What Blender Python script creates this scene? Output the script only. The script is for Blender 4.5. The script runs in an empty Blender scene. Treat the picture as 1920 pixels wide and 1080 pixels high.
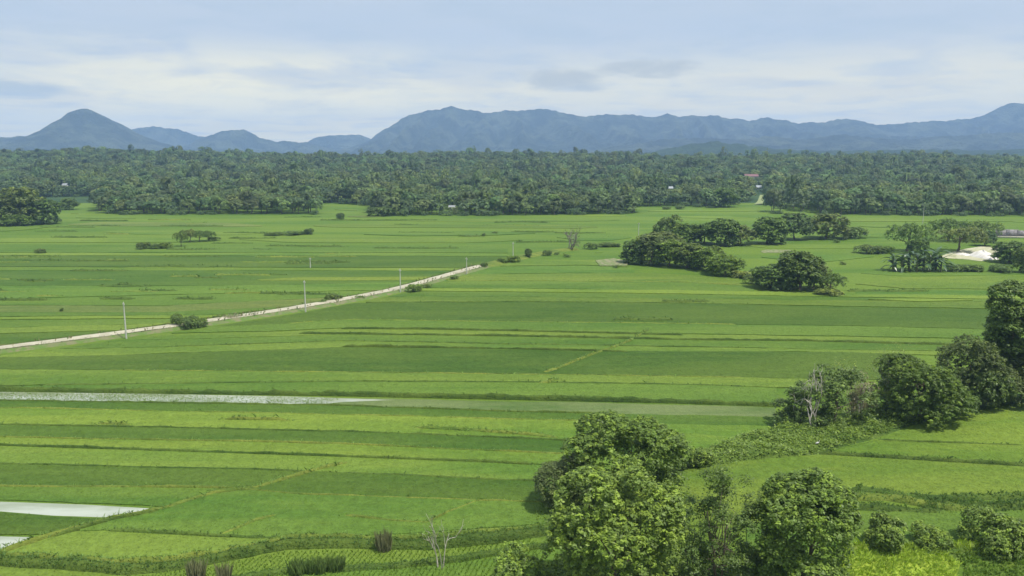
import bpy, math, random
import numpy as np
PI = math.pi
RS = np.random.RandomState
sc = bpy.context.scene

# ------------------------------------------------------------------ camera, sky, sun, exposure
CAM_H, F, CX, CY, HORIZ = 43.0, 1500.0, 960.0, 540.0, 285.0
PITCH = math.atan((CY - HORIZ) / F)
cam = bpy.data.cameras.new('camera')
cam.sensor_width = 36.0
cam.lens = 36.0 * F / 1920.0
cam.clip_start, cam.clip_end = 0.5, 30000.0
camo = bpy.data.objects.new('camera', cam)
sc.collection.objects.link(camo)
camo.location = (0, 0, CAM_H)
camo.rotation_euler = (PI / 2 - PITCH, 0, 0)
sc.camera = camo

SUN_DIR = np.array([0.36, -0.22, 1.0]); SUN_DIR /= np.linalg.norm(SUN_DIR)
sun = bpy.data.lights.new('sun', 'SUN')
sun.energy = 3.95
sun.angle = math.radians(1.5)
sun.color = (1.0, 0.955, 0.87)
suno = bpy.data.objects.new('sun', sun)
sc.collection.objects.link(suno)
suno.rotation_euler = (math.acos(SUN_DIR[2]), 0, math.atan2(SUN_DIR[0], -SUN_DIR[1]))

sc.view_settings.view_transform = 'Standard'
sc.view_settings.look = 'None'
EXPO = 0.45
sc.view_settings.exposure = EXPO
sc.view_settings.gamma = 1.0
sc.view_settings.use_curve_mapping = False
sc.cycles.use_denoising = True
sc.cycles.max_bounces = 6
sc.cycles.diffuse_bounces = 3
sc.cycles.glossy_bounces = 2
sc.cycles.transmission_bounces = 3
sc.cycles.volume_bounces = 1
sc.cycles.transparent_max_bounces = 4
sc.cycles.caustics_reflective = False
sc.cycles.caustics_refractive = False

class NT:
    """small helper around a node tree"""
    def __init__(s, tree):
        s.t = tree; tree.nodes.clear()
    def n(s, typ, ins=None, **props):
        nd = s.t.nodes.new(typ)
        for k, v in props.items(): setattr(nd, k, v)
        for k, v in (ins or {}).items():
            sock = nd.inputs[k]
            if isinstance(v, bpy.types.NodeSocket): s.t.links.new(v, sock)
            else: sock.default_value = v
        return nd
    def math(s, op, a, b=0.0, c=0.0, clamp=False):
        nd = s.n('ShaderNodeMath', {0: a, 1: b, 2: c}, operation=op); nd.use_clamp = clamp
        return nd.outputs[0]
    def mix(s, f, a, b, mode='MIX'):
        nd = s.n('ShaderNodeMix', {0: f, 6: a, 7: b}, data_type='RGBA', blend_type=mode)
        return nd.outputs[2]
    def maprange(s, v, a, b, c=0.0, d=1.0):
        nd = s.n('ShaderNodeMapRange', {0: v, 1: a, 2: b, 3: c, 4: d}, interpolation_type='SMOOTHSTEP')
        return nd.outputs[0]
    def noise(s, vec, scale, detail=3.0, rough=0.5, dist=0.0):
        return s.n('ShaderNodeTexNoise', {'Vector': vec, 'Scale': scale, 'Detail': detail, 'Roughness': rough, 'Distortion': dist})
    def link(s, a, b): s.t.links.new(a, b)

world = bpy.data.worlds.new('World'); sc.world = world; world.use_nodes = True
w = NT(world.node_tree)
sky = w.n('ShaderNodeTexSky', sky_type='NISHITA')
sky.sun_disc = False
sky.sun_elevation = math.asin(SUN_DIR[2])
sky.sun_rotation = math.atan2(SUN_DIR[0], SUN_DIR[1])
sky.air_density, sky.dust_density, sky.ozone_density = 1.0, 1.5, 1.0
tc = w.n('ShaderNodeTexCoord')
sep = w.n('ShaderNodeSeparateXYZ', {0: tc.outputs['Generated']})
dx, dy, dz = sep.outputs
el = w.math('MULTIPLY', w.math('ARCSINE', dz), 180 / PI)                 # elevation, degrees
az = w.math('MULTIPLY', w.math('ARCTAN2', dx, dy), 180 / PI)             # azimuth, degrees from +Y
zc = w.math('ADD', w.math('MAXIMUM', dz, 0.0), 0.07)
deck = w.n('ShaderNodeCombineXYZ', {0: w.math('DIVIDE', dx, zc), 1: w.math('DIVIDE', dy, zc), 2: 0.0}).outputs[0]
n_big = w.noise(deck, 0.55, 5.0, 0.55, 0.3).outputs[0]
n_mid = w.noise(deck, 1.7, 6.0, 0.55, 0.4).outputs[0]
# a second field in azimuth / elevation so cloud banks near the horizon lie flat
ae = w.n('ShaderNodeCombineXYZ', {0: w.math('MULTIPLY', az, 0.11), 1: w.math('MULTIPLY', el, 0.42), 2: 3.7}).outputs[0]
n_bank = w.noise(ae, 1.0, 5.0, 0.55, 0.5).outputs[0]
n_fine = w.noise(ae, 3.2, 6.0, 0.6, 0.6).outputs[0]
def col(r, g, b): return (r, g, b, 1.0)
def srgb(r, g, b):
    f = lambda c: (c / 255 / 12.92) if c / 255 <= 0.04045 else ((c / 255 + 0.055) / 1.055) ** 2.4
    return (f(r), f(g), f(b))
STR = 0.1
def skyc(r, g, b, k=1.0):
    c = srgb(r, g, b); k = k * 2 ** -EXPO; return col(c[0] / STR * k, c[1] / STR * k, c[2] / STR * k)
veil_low, veil_high = skyc(248, 230, 180, 1.38), skyc(197, 208, 221, 1.08)
veil = w.mix(w.maprange(el, .5, 8.0), veil_low, veil_high)
clear = w.mix(0.7, sky.outputs[0], w.mix(w.maprange(el, .5, 8.0), skyc(222, 222, 208, 1.38), skyc(182, 202, 226, 1.1)))
c0 = w.mix(w.maprange(n_big, 0.36, 0.62), clear, veil)
c0 = w.mix(0.72, c0, veil)
# soft grey-blue banding in the high veil
c1 = w.mix(w.math('MULTIPLY', w.maprange(n_mid, 0.44, 0.68), 0.5), c0, skyc(182, 198, 214, 1.1))
# pale cumulus banks low over the horizon
low = w.math('MULTIPLY', w.maprange(el, 0.0, 2.0), w.maprange(el, 8.2, 4.2))
leftw = w.math('ADD', w.math('MULTIPLY', w.maprange(w.math('ABSOLUTE', w.math('ADD', az, 17.0)), 17.0, 3.0), 0.55), 0.45)
bank = w.math('MULTIPLY', w.math('MULTIPLY', w.maprange(n_bank, 0.36, 0.58), low), leftw)
c2 = w.mix(w.math('MULTIPLY', bank, 0.7), c1, skyc(250, 238, 194, 1.40))
wisp = w.math('MULTIPLY', w.math('MULTIPLY', w.maprange(n_fine, 0.5, 0.7), low), leftw)
c2 = w.mix(w.math('MULTIPLY', wisp, 0.5), c2, skyc(228, 222, 200, 1.22))
def streak(a0, e0, wa, we, colour, amt, base):
    u = w.math('DIVIDE', w.math('SUBTRACT', az, a0), wa)
    v = w.math('DIVIDE', w.math('SUBTRACT', el, e0), we)
    r2 = w.math('ADD', w.math('MULTIPLY', u, u), w.math('MULTIPLY', v, v))
    r2 = w.math('ADD', r2, w.math('MULTIPLY', w.math('SUBTRACT', n_fine, 0.5), 2.6))
    r2 = w.math('ADD', r2, w.math('MULTIPLY', w.math('SUBTRACT', n_bank, 0.5), 1.6))
    m = w.maprange(r2, 1.25, 0.0)
    return w.mix(w.math('MULTIPLY', m, amt), base, colour)
grey = skyc(188, 192, 190, 1.10)
c3 = streak(3.6, 4.9, 3.4, 0.9, grey, 0.78, c2)
c3 = streak(9.6, 5.6, 4.0, 0.65, grey, 0.75, c3)
c3 = streak(25.0, 5.2, 4.0, 0.6, skyc(196, 206, 214, 1.12), 0.5, c3)
c3 = streak(-32.0, 3.7, 4.5, 0.6, skyc(182, 192, 196, 1.15), 0.75, c3)
c3 = streak(-27.5, 7.3, 6.5, 0.5, skyc(186, 200, 214, 1.1), 0.5, c3)
for a_, e_ in ((-70, 5), (-110, 8), (60, 6), (95, 4.5), (150, 7), (-160, 5.5)):
    c3 = streak(a_, e_, 5.0, 0.8, grey, 0.45, c3)
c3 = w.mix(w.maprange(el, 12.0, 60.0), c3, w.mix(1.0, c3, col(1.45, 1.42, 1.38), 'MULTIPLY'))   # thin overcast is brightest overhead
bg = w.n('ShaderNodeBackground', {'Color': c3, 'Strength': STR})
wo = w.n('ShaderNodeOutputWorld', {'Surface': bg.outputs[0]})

# ------------------------------------------------------------------ geometry helpers
def ray(px, py):
    c, s = math.cos(PITCH), math.sin(PITCH)
    u = (CY - py)
    return np.array([px - CX, F * c + u * s, -F * s + u * c])
def G(px, py, z=0.0):
    """the ground point seen there in the photograph (flat plain)"""
    d = ray(px, py); t = (z - CAM_H) / d[2]
    return np.array([d[0] * t, d[1] * t, z])
def Gv(pts, z=0.0): return np.array([G(a, b, z) for a, b in pts])
def ppm(py): return F / (math.hypot(G(960, py)[1], CAM_H))      # pixels per metre there
def ss(t): t = np.clip(t, 0, 1); return t * t * (3 - 2 * t)
_r = RS(5); _ph = _r.rand(12, 3) * 6.28
def wav(x, y, s, k=0):
    v = 0
    for i in range(4):
        a = _ph[(k + i) % 12]; q = s * (1.0 + .73 * i)
        v = v + np.sin(x * q * math.cos(a[0]) + y * q * math.sin(a[0]) + a[1]) / (1 + i)
    return v / 2.08
def terr(x, y):
    x = np.asarray(x, float); y = np.asarray(y, float)
    t = ss((y - 640) / 900.0)
    z = t * (21 + 7 * ss((-x - 100) / 700) + 8.0 * wav(x, y, .006) + 4.0 * wav(x, y, .016, 5))
    return z * (1 - .5 * ss((y - 1650) / 700)) 
def T(px, py, z_off=0.0):
    d = ray(px, py); d = d / d[1]
    if d[2] >= 0: return None
    for y in np.arange(60, 2400, 1.0):
        if CAM_H + d[2] * y <= float(terr(d[0] * y, y)): break
    return np.array([d[0] * y, y, float(terr(d[0] * y, y))])

def np_mesh(name, verts, faces, mats, midx=None, cols=None, smooth=False):
    me = bpy.data.meshes.new(name)
    verts = np.ascontiguousarray(verts, dtype=np.float32); faces = np.ascontiguousarray(faces, dtype=np.int32)
    nf, k = faces.shape
    me.vertices.add(len(verts)); me.vertices.foreach_set('co', verts.ravel())
    me.loops.add(nf * k); me.loops.foreach_set('vertex_index', faces.ravel())
    me.polygons.add(nf); me.polygons.foreach_set('loop_start', np.arange(nf, dtype=np.int32) * k)
    for m in (mats if isinstance(mats, (list, tuple)) else [mats]): me.materials.append(m)
    if midx is not None: me.polygons.foreach_set('material_index', np.ascontiguousarray(midx, dtype=np.int32))
    if smooth: me.polygons.foreach_set('use_smooth', np.ones(nf, dtype=bool))
    if cols is not None:
        at = me.attributes.new('tint', 'FLOAT_COLOR', 'POINT')
        c4 = np.ones((len(verts), 4), np.float32); c4[:, :3] = cols
        at.data.foreach_set('color', c4.ravel())
    me.update(calc_edges=True)
    return me
class MB:
    """collects quads"""
    def __init__(s): s.v, s.f, s.m, s.c, s.n = [], [], [], [], 0
    def add(s, v, f, m=0, c=(1, 1, 1)):
        v = np.asarray(v, float).reshape(-1, 3); f = np.asarray(f, int).reshape(-1, 4)
        s.v.append(v); s.f.append(f + s.n); s.m.append(np.full(len(f), m))
        c = np.asarray(c, float)
        s.c.append(np.tile(c, (len(v), 1)) if c.ndim == 1 else c); s.n += len(v)
    def tube(s, pts, rad, n=6, m=0, c=(1, 1, 1)):
        pts = np.asarray(pts, float); rad = np.broadcast_to(np.asarray(rad, float), (len(pts),))
        t = np.gradient(pts, axis=0); t /= np.linalg.norm(t, axis=1)[:, None] + 1e-9
        ref = np.array([.31, .95, .05]); a = np.cross(t, ref); a /= np.linalg.norm(a, axis=1)[:, None] + 1e-9
        b = np.cross(t, a); th = np.arange(n) * 2 * PI / n
        v = pts[:, None] + rad[:, None, None] * (np.cos(th)[None, :, None] * a[:, None] + np.sin(th)[None, :, None] * b[:, None])
        k = len(pts); f = []
        for i in range(k - 1):
            for j in range(n):
                j2 = (j + 1) % n
                f.append((i * n + j, i * n + j2, (i + 1) * n + j2, (i + 1) * n + j))
        s.add(v.reshape(-1, 3), f, m, c)
    def box(s, lo, hi, m=0, c=(1, 1, 1)):
        (x0, y0, z0), (x1, y1, z1) = lo, hi
        v = [(x0, y0, z0), (x1, y0, z0), (x1, y1, z0), (x0, y1, z0), (x0, y0, z1), (x1, y0, z1), (x1, y1, z1), (x0, y1, z1)]
        s.add(v, [(0, 3, 2, 1), (4, 5, 6, 7), (0, 1, 5, 4), (1, 2, 6, 5), (2, 3, 7, 6), (3, 0, 4, 7)], m, c)
    def mesh(s, name, mats, smooth=False):
        return np_mesh(name, np.vstack(s.v), np.vstack(s.f), mats, np.concatenate(s.m), np.vstack(s.c), smooth)

def link(name, data, parent=None, loc=None, label=None, cat=None, group=None, kind=None):
    o = bpy.data.objects.new(name, data); sc.collection.objects.link(o)
    if parent is not None: o.parent = parent
    if loc is not None: o.location = loc
    return tag(o, label, cat, group, kind)
def tag(o, label=None, cat=None, group=None, kind=None):
    for k, v in (('label', label), ('category', cat), ('group', group), ('kind', kind)):
        if v: o[k] = v
    return o
def copy_thing(root, label=None, group=None):
    r = root.copy(); sc.collection.objects.link(r)
    if label: r['label'] = label
    if group: r['group'] = group
    for ch in list(root.children):
        c = ch.copy(); sc.collection.objects.link(c); c.parent = r
        for g in list(ch.children):
            d = g.copy(); sc.collection.objects.link(d); d.parent = c
    return r

# ------------------------------------------------------------------ materials
def new_mat(name):
    m = bpy.data.materials.new(name); m.use_nodes = True
    return m, NT(m.node_tree)
def finish(t, shader): t.n('ShaderNodeOutputMaterial', {'Surface': shader})
def foliage(name, c, var=0.18, rough=0.5, spec=0.3, trans=0.22, hue=0.02):
    m, t = new_mat(name)
    at = t.n('ShaderNodeAttribute', attribute_name='tint').outputs['Color']
    oi = t.n('ShaderNodeObjectInfo').outputs['Random']
    base = t.mix(1.0, col(*c), at, 'MULTIPLY')
    hsv = t.n('ShaderNodeHueSaturation', {'Color': base, 'Hue': t.math('MULTIPLY_ADD', oi, -2 * hue, .5 + hue),
              'Value': t.math('MULTIPLY_ADD', t.math('FRACT', t.math('MULTIPLY', oi, 7.31)), 2 * var, 1 - var)}).outputs[0]
    p = t.n('ShaderNodeBsdfPrincipled', {'Base Color': hsv, 'Roughness': rough, 'Specular IOR Level': spec})
    if trans > 0:
        tr = t.n('ShaderNodeBsdfTranslucent', {'Color': t.mix(1.0, hsv, col(1.25, 1.3, .6), 'MULTIPLY')})
        s = t.n('ShaderNodeMixShader', {0: trans, 1: p.outputs[0], 2: tr.outputs[0]}).outputs[0]
    else: s = p.outputs[0]
    finish(t, s); return m
def bark(name, c, scale=3.0):
    m, t = new_mat(name)
    pos = t.n('ShaderNodeTexCoord').outputs['Object']
    n = t.noise(pos, scale, 5.0, .65).outputs[0]
    b = t.mix(t.maprange(n, .3, .75), col(*[x * .6 for x in c]), col(*[min(1, x * 1.35) for x in c]))
    bp = t.n('ShaderNodeBump', {'Height': n, 'Strength': .6, 'Distance': .05})
    finish(t, t.n('ShaderNodeBsdfPrincipled', {'Base Color': b, 'Roughness': .85, 'Normal': bp.outputs[0]}).outputs[0]); return m
def field_mat(name, c, c2=None, patch=.05, contrast=.62, fine=.42, rough=.75):
    """crop or grass canopy: soft patches, drill-row streaks and leaf grain"""
    m, t = new_mat(name)
    geo = t.n('ShaderNodeNewGeometry').outputs['Position']
    oi = t.n('ShaderNodeObjectInfo').outputs['Random']
    st = t.n('ShaderNodeMapping', {'Vector': geo, 'Rotation': (0, 0, .06), 'Scale': (.2, 1.0, 1.0)}).outputs[0]
    big = t.noise(st, patch, 4.0, .6, .4).outputs[0]
    med = t.noise(st, patch * 6, 5.0, .65, .3).outputs[0]
    row = t.noise(t.n('ShaderNodeMapping', {'Vector': geo, 'Rotation': (0, 0, .03), 'Scale': (.03, 1.0, 1.0)}).outputs[0], .55, 4.0, .6).outputs[0]
    cl = t.noise(geo, .75, 4.0, .7).outputs[0]
    fin = t.noise(geo, 2.6, 3.0, .75).outputs[0]
    c2 = c2 or tuple(x * k for x, k in zip(c, (1.42, 1.20, 1.4)))
    lo = tuple(x * k for x, k in zip(c, (.80, .87, .95)))
    b = t.mix(t.math('MULTIPLY', t.maprange(big, .33, .68), contrast * 1.6, clamp=True), col(*lo), col(*c2))
    b = t.mix(t.math('MULTIPLY', t.maprange(med, .42, .72), contrast), b, col(*c2))
    b = t.mix(t.math('MULTIPLY', t.maprange(row, .55, .74), contrast * .8), b, col(*lo))
    g = t.math('ADD', t.math('MULTIPLY', t.math('SUBTRACT', fin, .5), 2.2 * fine), t.math('MULTIPLY', t.math('SUBTRACT', cl, .5), 2.0 * fine))
    v = t.math('ADD', g, t.math('MULTIPLY_ADD', oi, .16, .94))
    b = t.n('ShaderNodeHueSaturation', {'Color': b, 'Value': v, 'Hue': t.math('MULTIPLY_ADD', oi, .006, .497)}).outputs[0]
    bp = t.n('ShaderNodeBump', {'Height': t.math('ADD', fin, t.math('ADD', cl, t.math('MULTIPLY', med, .6))), 'Strength': .6, 'Distance': .4})
    finish(t, t.n('ShaderNodeBsdfPrincipled', {'Base Color': b, 'Roughness': rough, 'Specular IOR Level': .06, 'Normal': bp.outputs[0]}).outputs[0]); return m
def dirt_mat(name, c, c2, scale=.5, grass=None, gthr=.6):
    m, t = new_mat(name)
    geo = t.n('ShaderNodeNewGeometry').outputs['Position']
    n = t.noise(geo, scale, 5.0, .6).outputs[0]; f = t.noise(geo, scale * 9, 4.0, .65).outputs[0]
    b = t.mix(t.maprange(n, .35, .68), col(*c), col(*c2))
    b = t.mix(t.math('MULTIPLY', t.maprange(f, .45, .75), .4), b, col(*[x * .7 for x in c]))
    if grass: b = t.mix(t.maprange(t.noise(geo, scale * 2.3, 5.0, .65).outputs[0], gthr, gthr + .12), b, col(*grass))
    bp = t.n('ShaderNodeBump', {'Height': f, 'Strength': .5, 'Distance': .08})
    finish(t, t.n('ShaderNodeBsdfPrincipled', {'Base Color': b, 'Roughness': .9, 'Normal': bp.outputs[0]}).outputs[0]); return m
def plain(name, c, rough=.7, vary=.15, scale=1.5):
    m, t = new_mat(name)
    pos = t.n('ShaderNodeTexCoord').outputs['Object']
    n = t.noise(pos, scale, 5.0, .6).outputs[0]
    b = t.mix(t.maprange(n, .3, .7), col(*[x * (1 - vary) for x in c]), col(*[min(1, x * (1 + vary)) for x in c]))
    finish(t, t.n('ShaderNodeBsdfPrincipled', {'Base Color': b, 'Roughness': rough}).outputs[0]); return m

CROP = {'D': (.055, .104, .014), 'M': (.072, .133, .018), 'L': (.090, .149, .020), 'Y': (.100, .161, .020),
        'O': (.098, .138, .028), 'G': (.128, .160, .066), 'B': (.20, .28, .030)}
FM = {k: field_mat('crop_' + k, v) for k, v in CROP.items()}
M_ground = field_mat('meadow', (.078, .138, .017), (.106, .160, .022), patch=.03, contrast=.75)
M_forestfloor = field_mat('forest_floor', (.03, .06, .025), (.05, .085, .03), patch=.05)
M_bund = field_mat('bund_grass', (.090, .138, .022), (.145, .178, .032), patch=.4, contrast=.7)
M_bunddark = field_mat('bund_weeds', (.050, .084, .015), (.082, .122, .022), patch=.4, contrast=.7)
M_blade = foliage('grass_blades', (1, 1, 1), var=.0, hue=0, trans=.25, rough=.6, spec=.2)
M_leaf = foliage('leaf_mid', (.132, .200, .038), trans=.38, hue=.008)
M_leafbright = foliage('leaf_fresh', (.140, .212, .038), var=.05, trans=.30, hue=.004)
M_leafdark = foliage('leaf_dark', (.112, .172, .044), var=.12, trans=.34, hue=.012)
M_leafolive = foliage('leaf_olive', (.136, .178, .056), var=.1, trans=.38, hue=.006)
M_leafthin = foliage('leaf_thin', (.142, .212, .056), var=.08, trans=.46, hue=.005)
M_leafblue = foliage('leaf_bluegreen', (.095, .150, .060), var=.1, trans=.3, hue=.008)
M_leafpale = foliage('leaf_pale', (.180, .225, .055), var=.1, trans=.3, hue=.008)
M_forest = foliage('forest_leaf', (.116, .174, .056), var=.45, trans=.15, hue=.03)
M_forestb = foliage('forest_leaf_dark', (.088, .142, .054), var=.3, trans=.12, hue=.02)
M_forestc = foliage('forest_leaf_light', (.150, .210, .058), var=.3, trans=.18, hue=.02)
M_bamboo = foliage('bamboo_leaf', (.135, .185, .055), var=.22, trans=.2)
M_palm = foliage('palm_leaf', (.095, .142, .048), var=.25, trans=.15, rough=.7, spec=.1)
M_dry = foliage('dry_stalk', (.24, .21, .12), var=.1, trans=.15)
M_bark = bark('bark_brown', (.11, .085, .06))
M_barkpale = bark('bark_pale', (.40, .37, .31))
M_conc = plain('concrete', (.45, .45, .40), .8)
M_white = plain('white_wall', (.50, .49, .465), .7, .06)
M_redroof = plain('red_roof', (.17, .075, .075), .6)
M_ironroof = plain('iron_roof', (.29, .31, .32), .45, .08)
M_pane = plain('window_glass', (.03, .035, .04), .15)
M_door = plain('door_wood', (.10, .065, .045), .6)
M_road = dirt_mat('dirt_road', (.31, .285, .20), (.41, .38, .28), .35, (.13, .17, .06), .68)
M_verge = dirt_mat('verge_soil', (.15, .145, .068), (.10, .135, .035), .25, (.08, .14, .02), .46)
M_sand = dirt_mat('pale_sand', (.52, .48, .42), (.68, .65, .60), .3)
M_yard = dirt_mat('sandy_yard', (.42, .39, .27), (.30, .30, .16), .3, (.13, .19, .06), .55)
M_tilled = dirt_mat('tilled_soil', (.21, .175, .11), (.27, .24, .15), .3, (.09, .14, .02), .42)
M_wall = plain('weathered_wall', (.23, .21, .215), .85, .35, .6)
m_, t_ = new_mat('pale_water')
g_ = t_.n('ShaderNodeNewGeometry').outputs['Position']
wn = t_.noise(t_.n('ShaderNodeMapping', {'Vector': g_, 'Scale': (.3, 1, 1)}).outputs[0], .25, 4.0, .6).outputs[0]
wb = t_.mix(t_.maprange(wn, .35, .65), col(.22, .25, .17), col(.34, .365, .30))  # pale grey-green base colour, mottled by noise
wr = t_.noise(g_, 5.0, 2.0, .5).outputs[0]
finish(t_, t_.n('ShaderNodeBsdfPrincipled', {'Base Color': wb, 'Roughness': .12, 'IOR': 1.33, 'Normal': t_.n('ShaderNodeBump', {'Height': wr, 'Strength': .06, 'Distance': .02}).outputs[0]}).outputs[0])
M_water = m_
def hill_mat(name, c, c2, s):
    m, t = new_mat(name)
    geo = t.n('ShaderNodeNewGeometry').outputs['Position']
    n = t.noise(geo, s, 6.0, .62, .4).outputs[0]; f = t.noise(geo, s * 9, 5.0, .65).outputs[0]
    b = t.mix(t.maprange(n, .4, .66), col(*c), col(*c2))
    b = t.mix(t.math('MULTIPLY', t.maprange(f, .5, .75), .5), b, col(*[x * .6 for x in c]))
    bp = t.n('ShaderNodeBump', {'Height': t.math('ADD', f, n), 'Strength': 1.0, 'Distance': 55.0})
    finish(t, t.n('ShaderNodeBsdfPrincipled', {'Base Color': b, 'Roughness': .9, 'Specular IOR Level': .1, 'Normal': bp.outputs[0]}).outputs[0]); return m
M_hill = hill_mat('hill_forest', (.030, .046, .032), (.105, .125, .075), .006)  # wide tone contrast in the colour stands in for relief shading on the spurs
M_ridge = hill_mat('ridge_forest', (.045, .085, .036), (.075, .125, .045), .012)

M_wet = field_mat('wet_soil', (.080, .130, .028), (.130, .165, .062), patch=.16, contrast=.6, fine=.3)
# ------------------------------------------------------------------ ground and mountains
ys = np.concatenate([np.linspace(-300, 560, 24), np.linspace(600, 2400, 110), np.linspace(2600, 9000, 12)])
us = np.linspace(-1, 1, 161)
X = us[None, :] * np.maximum(900, ys * .95 + 700)[:, None].clip(None, 9000); Y = np.repeat(ys[:, None], len(us), 1)
V = np.stack([X, Y, terr(X, Y)], -1).reshape(-1, 3)
r_, c_ = len(ys), len(us)
ii = (np.arange(r_ - 1)[:, None] * c_ + np.arange(c_ - 1)[None]).ravel()
Q = np.stack([ii, ii + 1, ii + c_ + 1, ii + c_], 1)
mid = V[Q].mean(1)
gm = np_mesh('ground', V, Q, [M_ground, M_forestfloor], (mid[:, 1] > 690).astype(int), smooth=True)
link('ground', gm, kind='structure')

def mountain(name, prof, D, depth, seed, mat, label, spur=.46, back=900.):
    px = np.array([p[0] for p in prof], float); py = np.array([p[1] for p in prof], float)
    U = np.linspace(px[0], px[-1], int((px[-1] - px[0]) / 3.0) + 2)
    P = np.interp(U, px, py)
    k = np.array([.25, .5, .25]); P = np.convolve(np.pad(P, 1, 'edge'), k, 'valid')
    H = np.array([CAM_H + D / ray(u, p)[1] * ray(u, p)[2] for u, p in zip(U, P)])
    rng = RS(seed)
    H = H + D * .0013 * (wav(U * 1.0, U * 0, .16, seed) + .55 * wav(U, U * 0, .42, seed + 3))
    tt = np.concatenate([np.linspace(0, 1, 46), 1 + np.linspace(.06, 1, 8)])
    rows = []
    for t in tt:
        y = D - depth * (1 - t) if t <= 1 else D + back * (t - 1)
        x = np.array([(u - CX) / ray(u, q)[1] * D for u, q in zip(U, P)])
        x = x * (1 + .0 * t)
        if t <= 1:
            env = math.sin(PI * min(t, 1)) ** .8
            sx = x * (6000 / D)
            warp = 1.2 * wav(sx, t * 900 + 0 * x, .0035, seed)
            ph = sx * .0105 + warp * 1.6 + 2.2 * wav(sx, 0 * x, .0018, seed + 2) + t * 1.4
            spurs = (1 - np.abs(np.sin(ph))) * 1.0 + .5 * (1 - np.abs(np.sin(ph * 2.3 + 3 * t + warp))) + .22 * wav(sx, t * 1500 + 0 * x, .02, seed + 4)
            base = t ** 1.25
            h = np.maximum(H - 8, 0) * (base * (1 - spur * env) + spur * env * base ** .5 * spurs * .75) + 8
            h = np.minimum(h, 8 + np.maximum(H - 8, 0) * (.12 + .88 * t ** .8))
        else: h = 8 + np.maximum(H - 8, 0) * (1 - ss((t - 1))) * .97
        rows.append(np.stack([x, np.full_like(x, y), h], 1))
    V = np.vstack(rows); c = len(U); r = len(tt)
    ii = (np.arange(r - 1)[:, None] * c + np.arange(c - 1)[None]).ravel()
    me = np_mesh(name, V, np.stack([ii, ii + 1, ii + c + 1, ii + c], 1), mat, smooth=True)
    return link(name, me, label=label, kind='structure')
mountain('mountain', [(640, 292), (660, 278), (690, 263), (700, 257), (735, 233), (775, 212), (810, 207), (845, 200), (880, 207), (910, 211), (935, 211), (950, 205), (975, 208), (1010, 203), (1040, 207), (1060, 213), (1095, 219), (1120, 217), (1140, 213), (1160, 217), (1185, 213), (1215, 220), (1235, 217), (1250, 213), (1270, 218), (1330, 217), (1365, 221), (1400, 226), (1440, 220), (1470, 225), (1490, 230), (1530, 230), (1560, 227), (1590, 222), (1620, 229), (1650, 234), (1690, 231), (1720, 228), (1760, 227), (1800, 225), (1850, 217), (1875, 201), (1900, 191), (1920, 194), (1990, 206), (2100, 225), (2300, 240), (2600, 270)],
         6000, 1500, 1, M_hill, 'long blue mountain range rising behind the forest at centre and right')
mountain('mountain', [(-500, 280), (-300, 262), (-200, 266), (0, 259), (70, 254), (95, 240), (120, 218), (135, 208), (155, 204), (175, 209), (200, 222), (240, 246), (275, 262), (320, 277), (380, 291)],
         4700, 900, 4, M_hill, 'lone conical blue hill at the far left', spur=.2)
mountain('hill', [(170, 275), (245, 243), (262, 238), (290, 237), (330, 242), (365, 254), (400, 262), (450, 280)], 6600, 700, 7, M_hill, 'low rounded blue hill right of the conical hill')
mountain('hill', [(320, 285), (385, 257), (400, 250), (430, 243), (460, 245), (480, 257), (520, 265), (575, 267), (640, 285)], 5700, 700, 9, M_hill, 'small double-topped blue hill in the gap between the mountains')
mountain('hill', [(500, 285), (575, 267), (590, 258), (615, 253), (650, 252), (675, 253), (690, 260), (760, 285)], 6700, 700, 11, M_hill, 'low flat-topped blue hill at the left foot of the long range')
mountain('hill', [(1180, 294), (1230, 283), (1300, 270), (1340, 266), (1400, 272), (1470, 280), (1560, 284), (1700, 280), (1850, 283), (2000, 276), (2200, 285), (2400, 292)], 3000, 500, 13, M_ridge, 'low green wooded ridge between forest and mountain range', spur=.15)
mountain('hill', [(1050, 294), (1150, 275), (1240, 262), (1300, 258), (1380, 262), (1440, 255), (1500, 262), (1580, 252), (1680, 262), (1780, 255), (1900, 248), (2050, 252), (2300, 285)], 4600, 900, 15, M_hill, 'blue-green foothills in front of the long mountain range', spur=.3)

# ------------------------------------------------------------------ paddies
def interp(line): 
    a = np.array(line, float); o = np.argsort(a[:, 0]); a = a[o]
    def f(x):
        x = np.asarray(x, float); y = np.interp(x, a[:, 0], a[:, 1])
        sl = (a[1, 1] - a[0, 1]) / (a[1, 0] - a[0, 0]); sr = (a[-1, 1] - a[-2, 1]) / (a[-1, 0] - a[-2, 0])
        y = np.where(x < a[0, 0], a[0, 1] + .5 * sl * (x - a[0, 0]), y)
        return np.where(x > a[-1, 0], a[-1, 1] + .5 * sr * (x - a[-1, 0]), y)
    return f
PARCELS = []        # (world polygon, colour key)
def slab(poly, key, top, name='paddy_field', mat=None, label=None, crop=True, bottom=-.02):
    poly = np.asarray(poly)[:, :2]
    n = len(poly); a = .5 * np.sum(poly[:, 0] * np.roll(poly[:, 1], -1) - poly[:, 1] * np.roll(poly[:, 0], -1))
    if a < 0: poly = poly[::-1]
    me = bpy.data.meshes.new(name)
    v = [(p[0], p[1], top) for p in poly] + [(p[0], p[1], bottom) for p in poly]
    f = [tuple(range(n))] + [(i + n, (i + 1) % n + n, (i + 1) % n, i) for i in range(n)]
    me.from_pydata(v, [], f); me.materials.append(mat or FM[key]); me.update()
    o = link(name, me, label=label, kind='structure')
    if crop: PARCELS.append((poly, key, top))
    return o
rs = RS(11)
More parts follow.
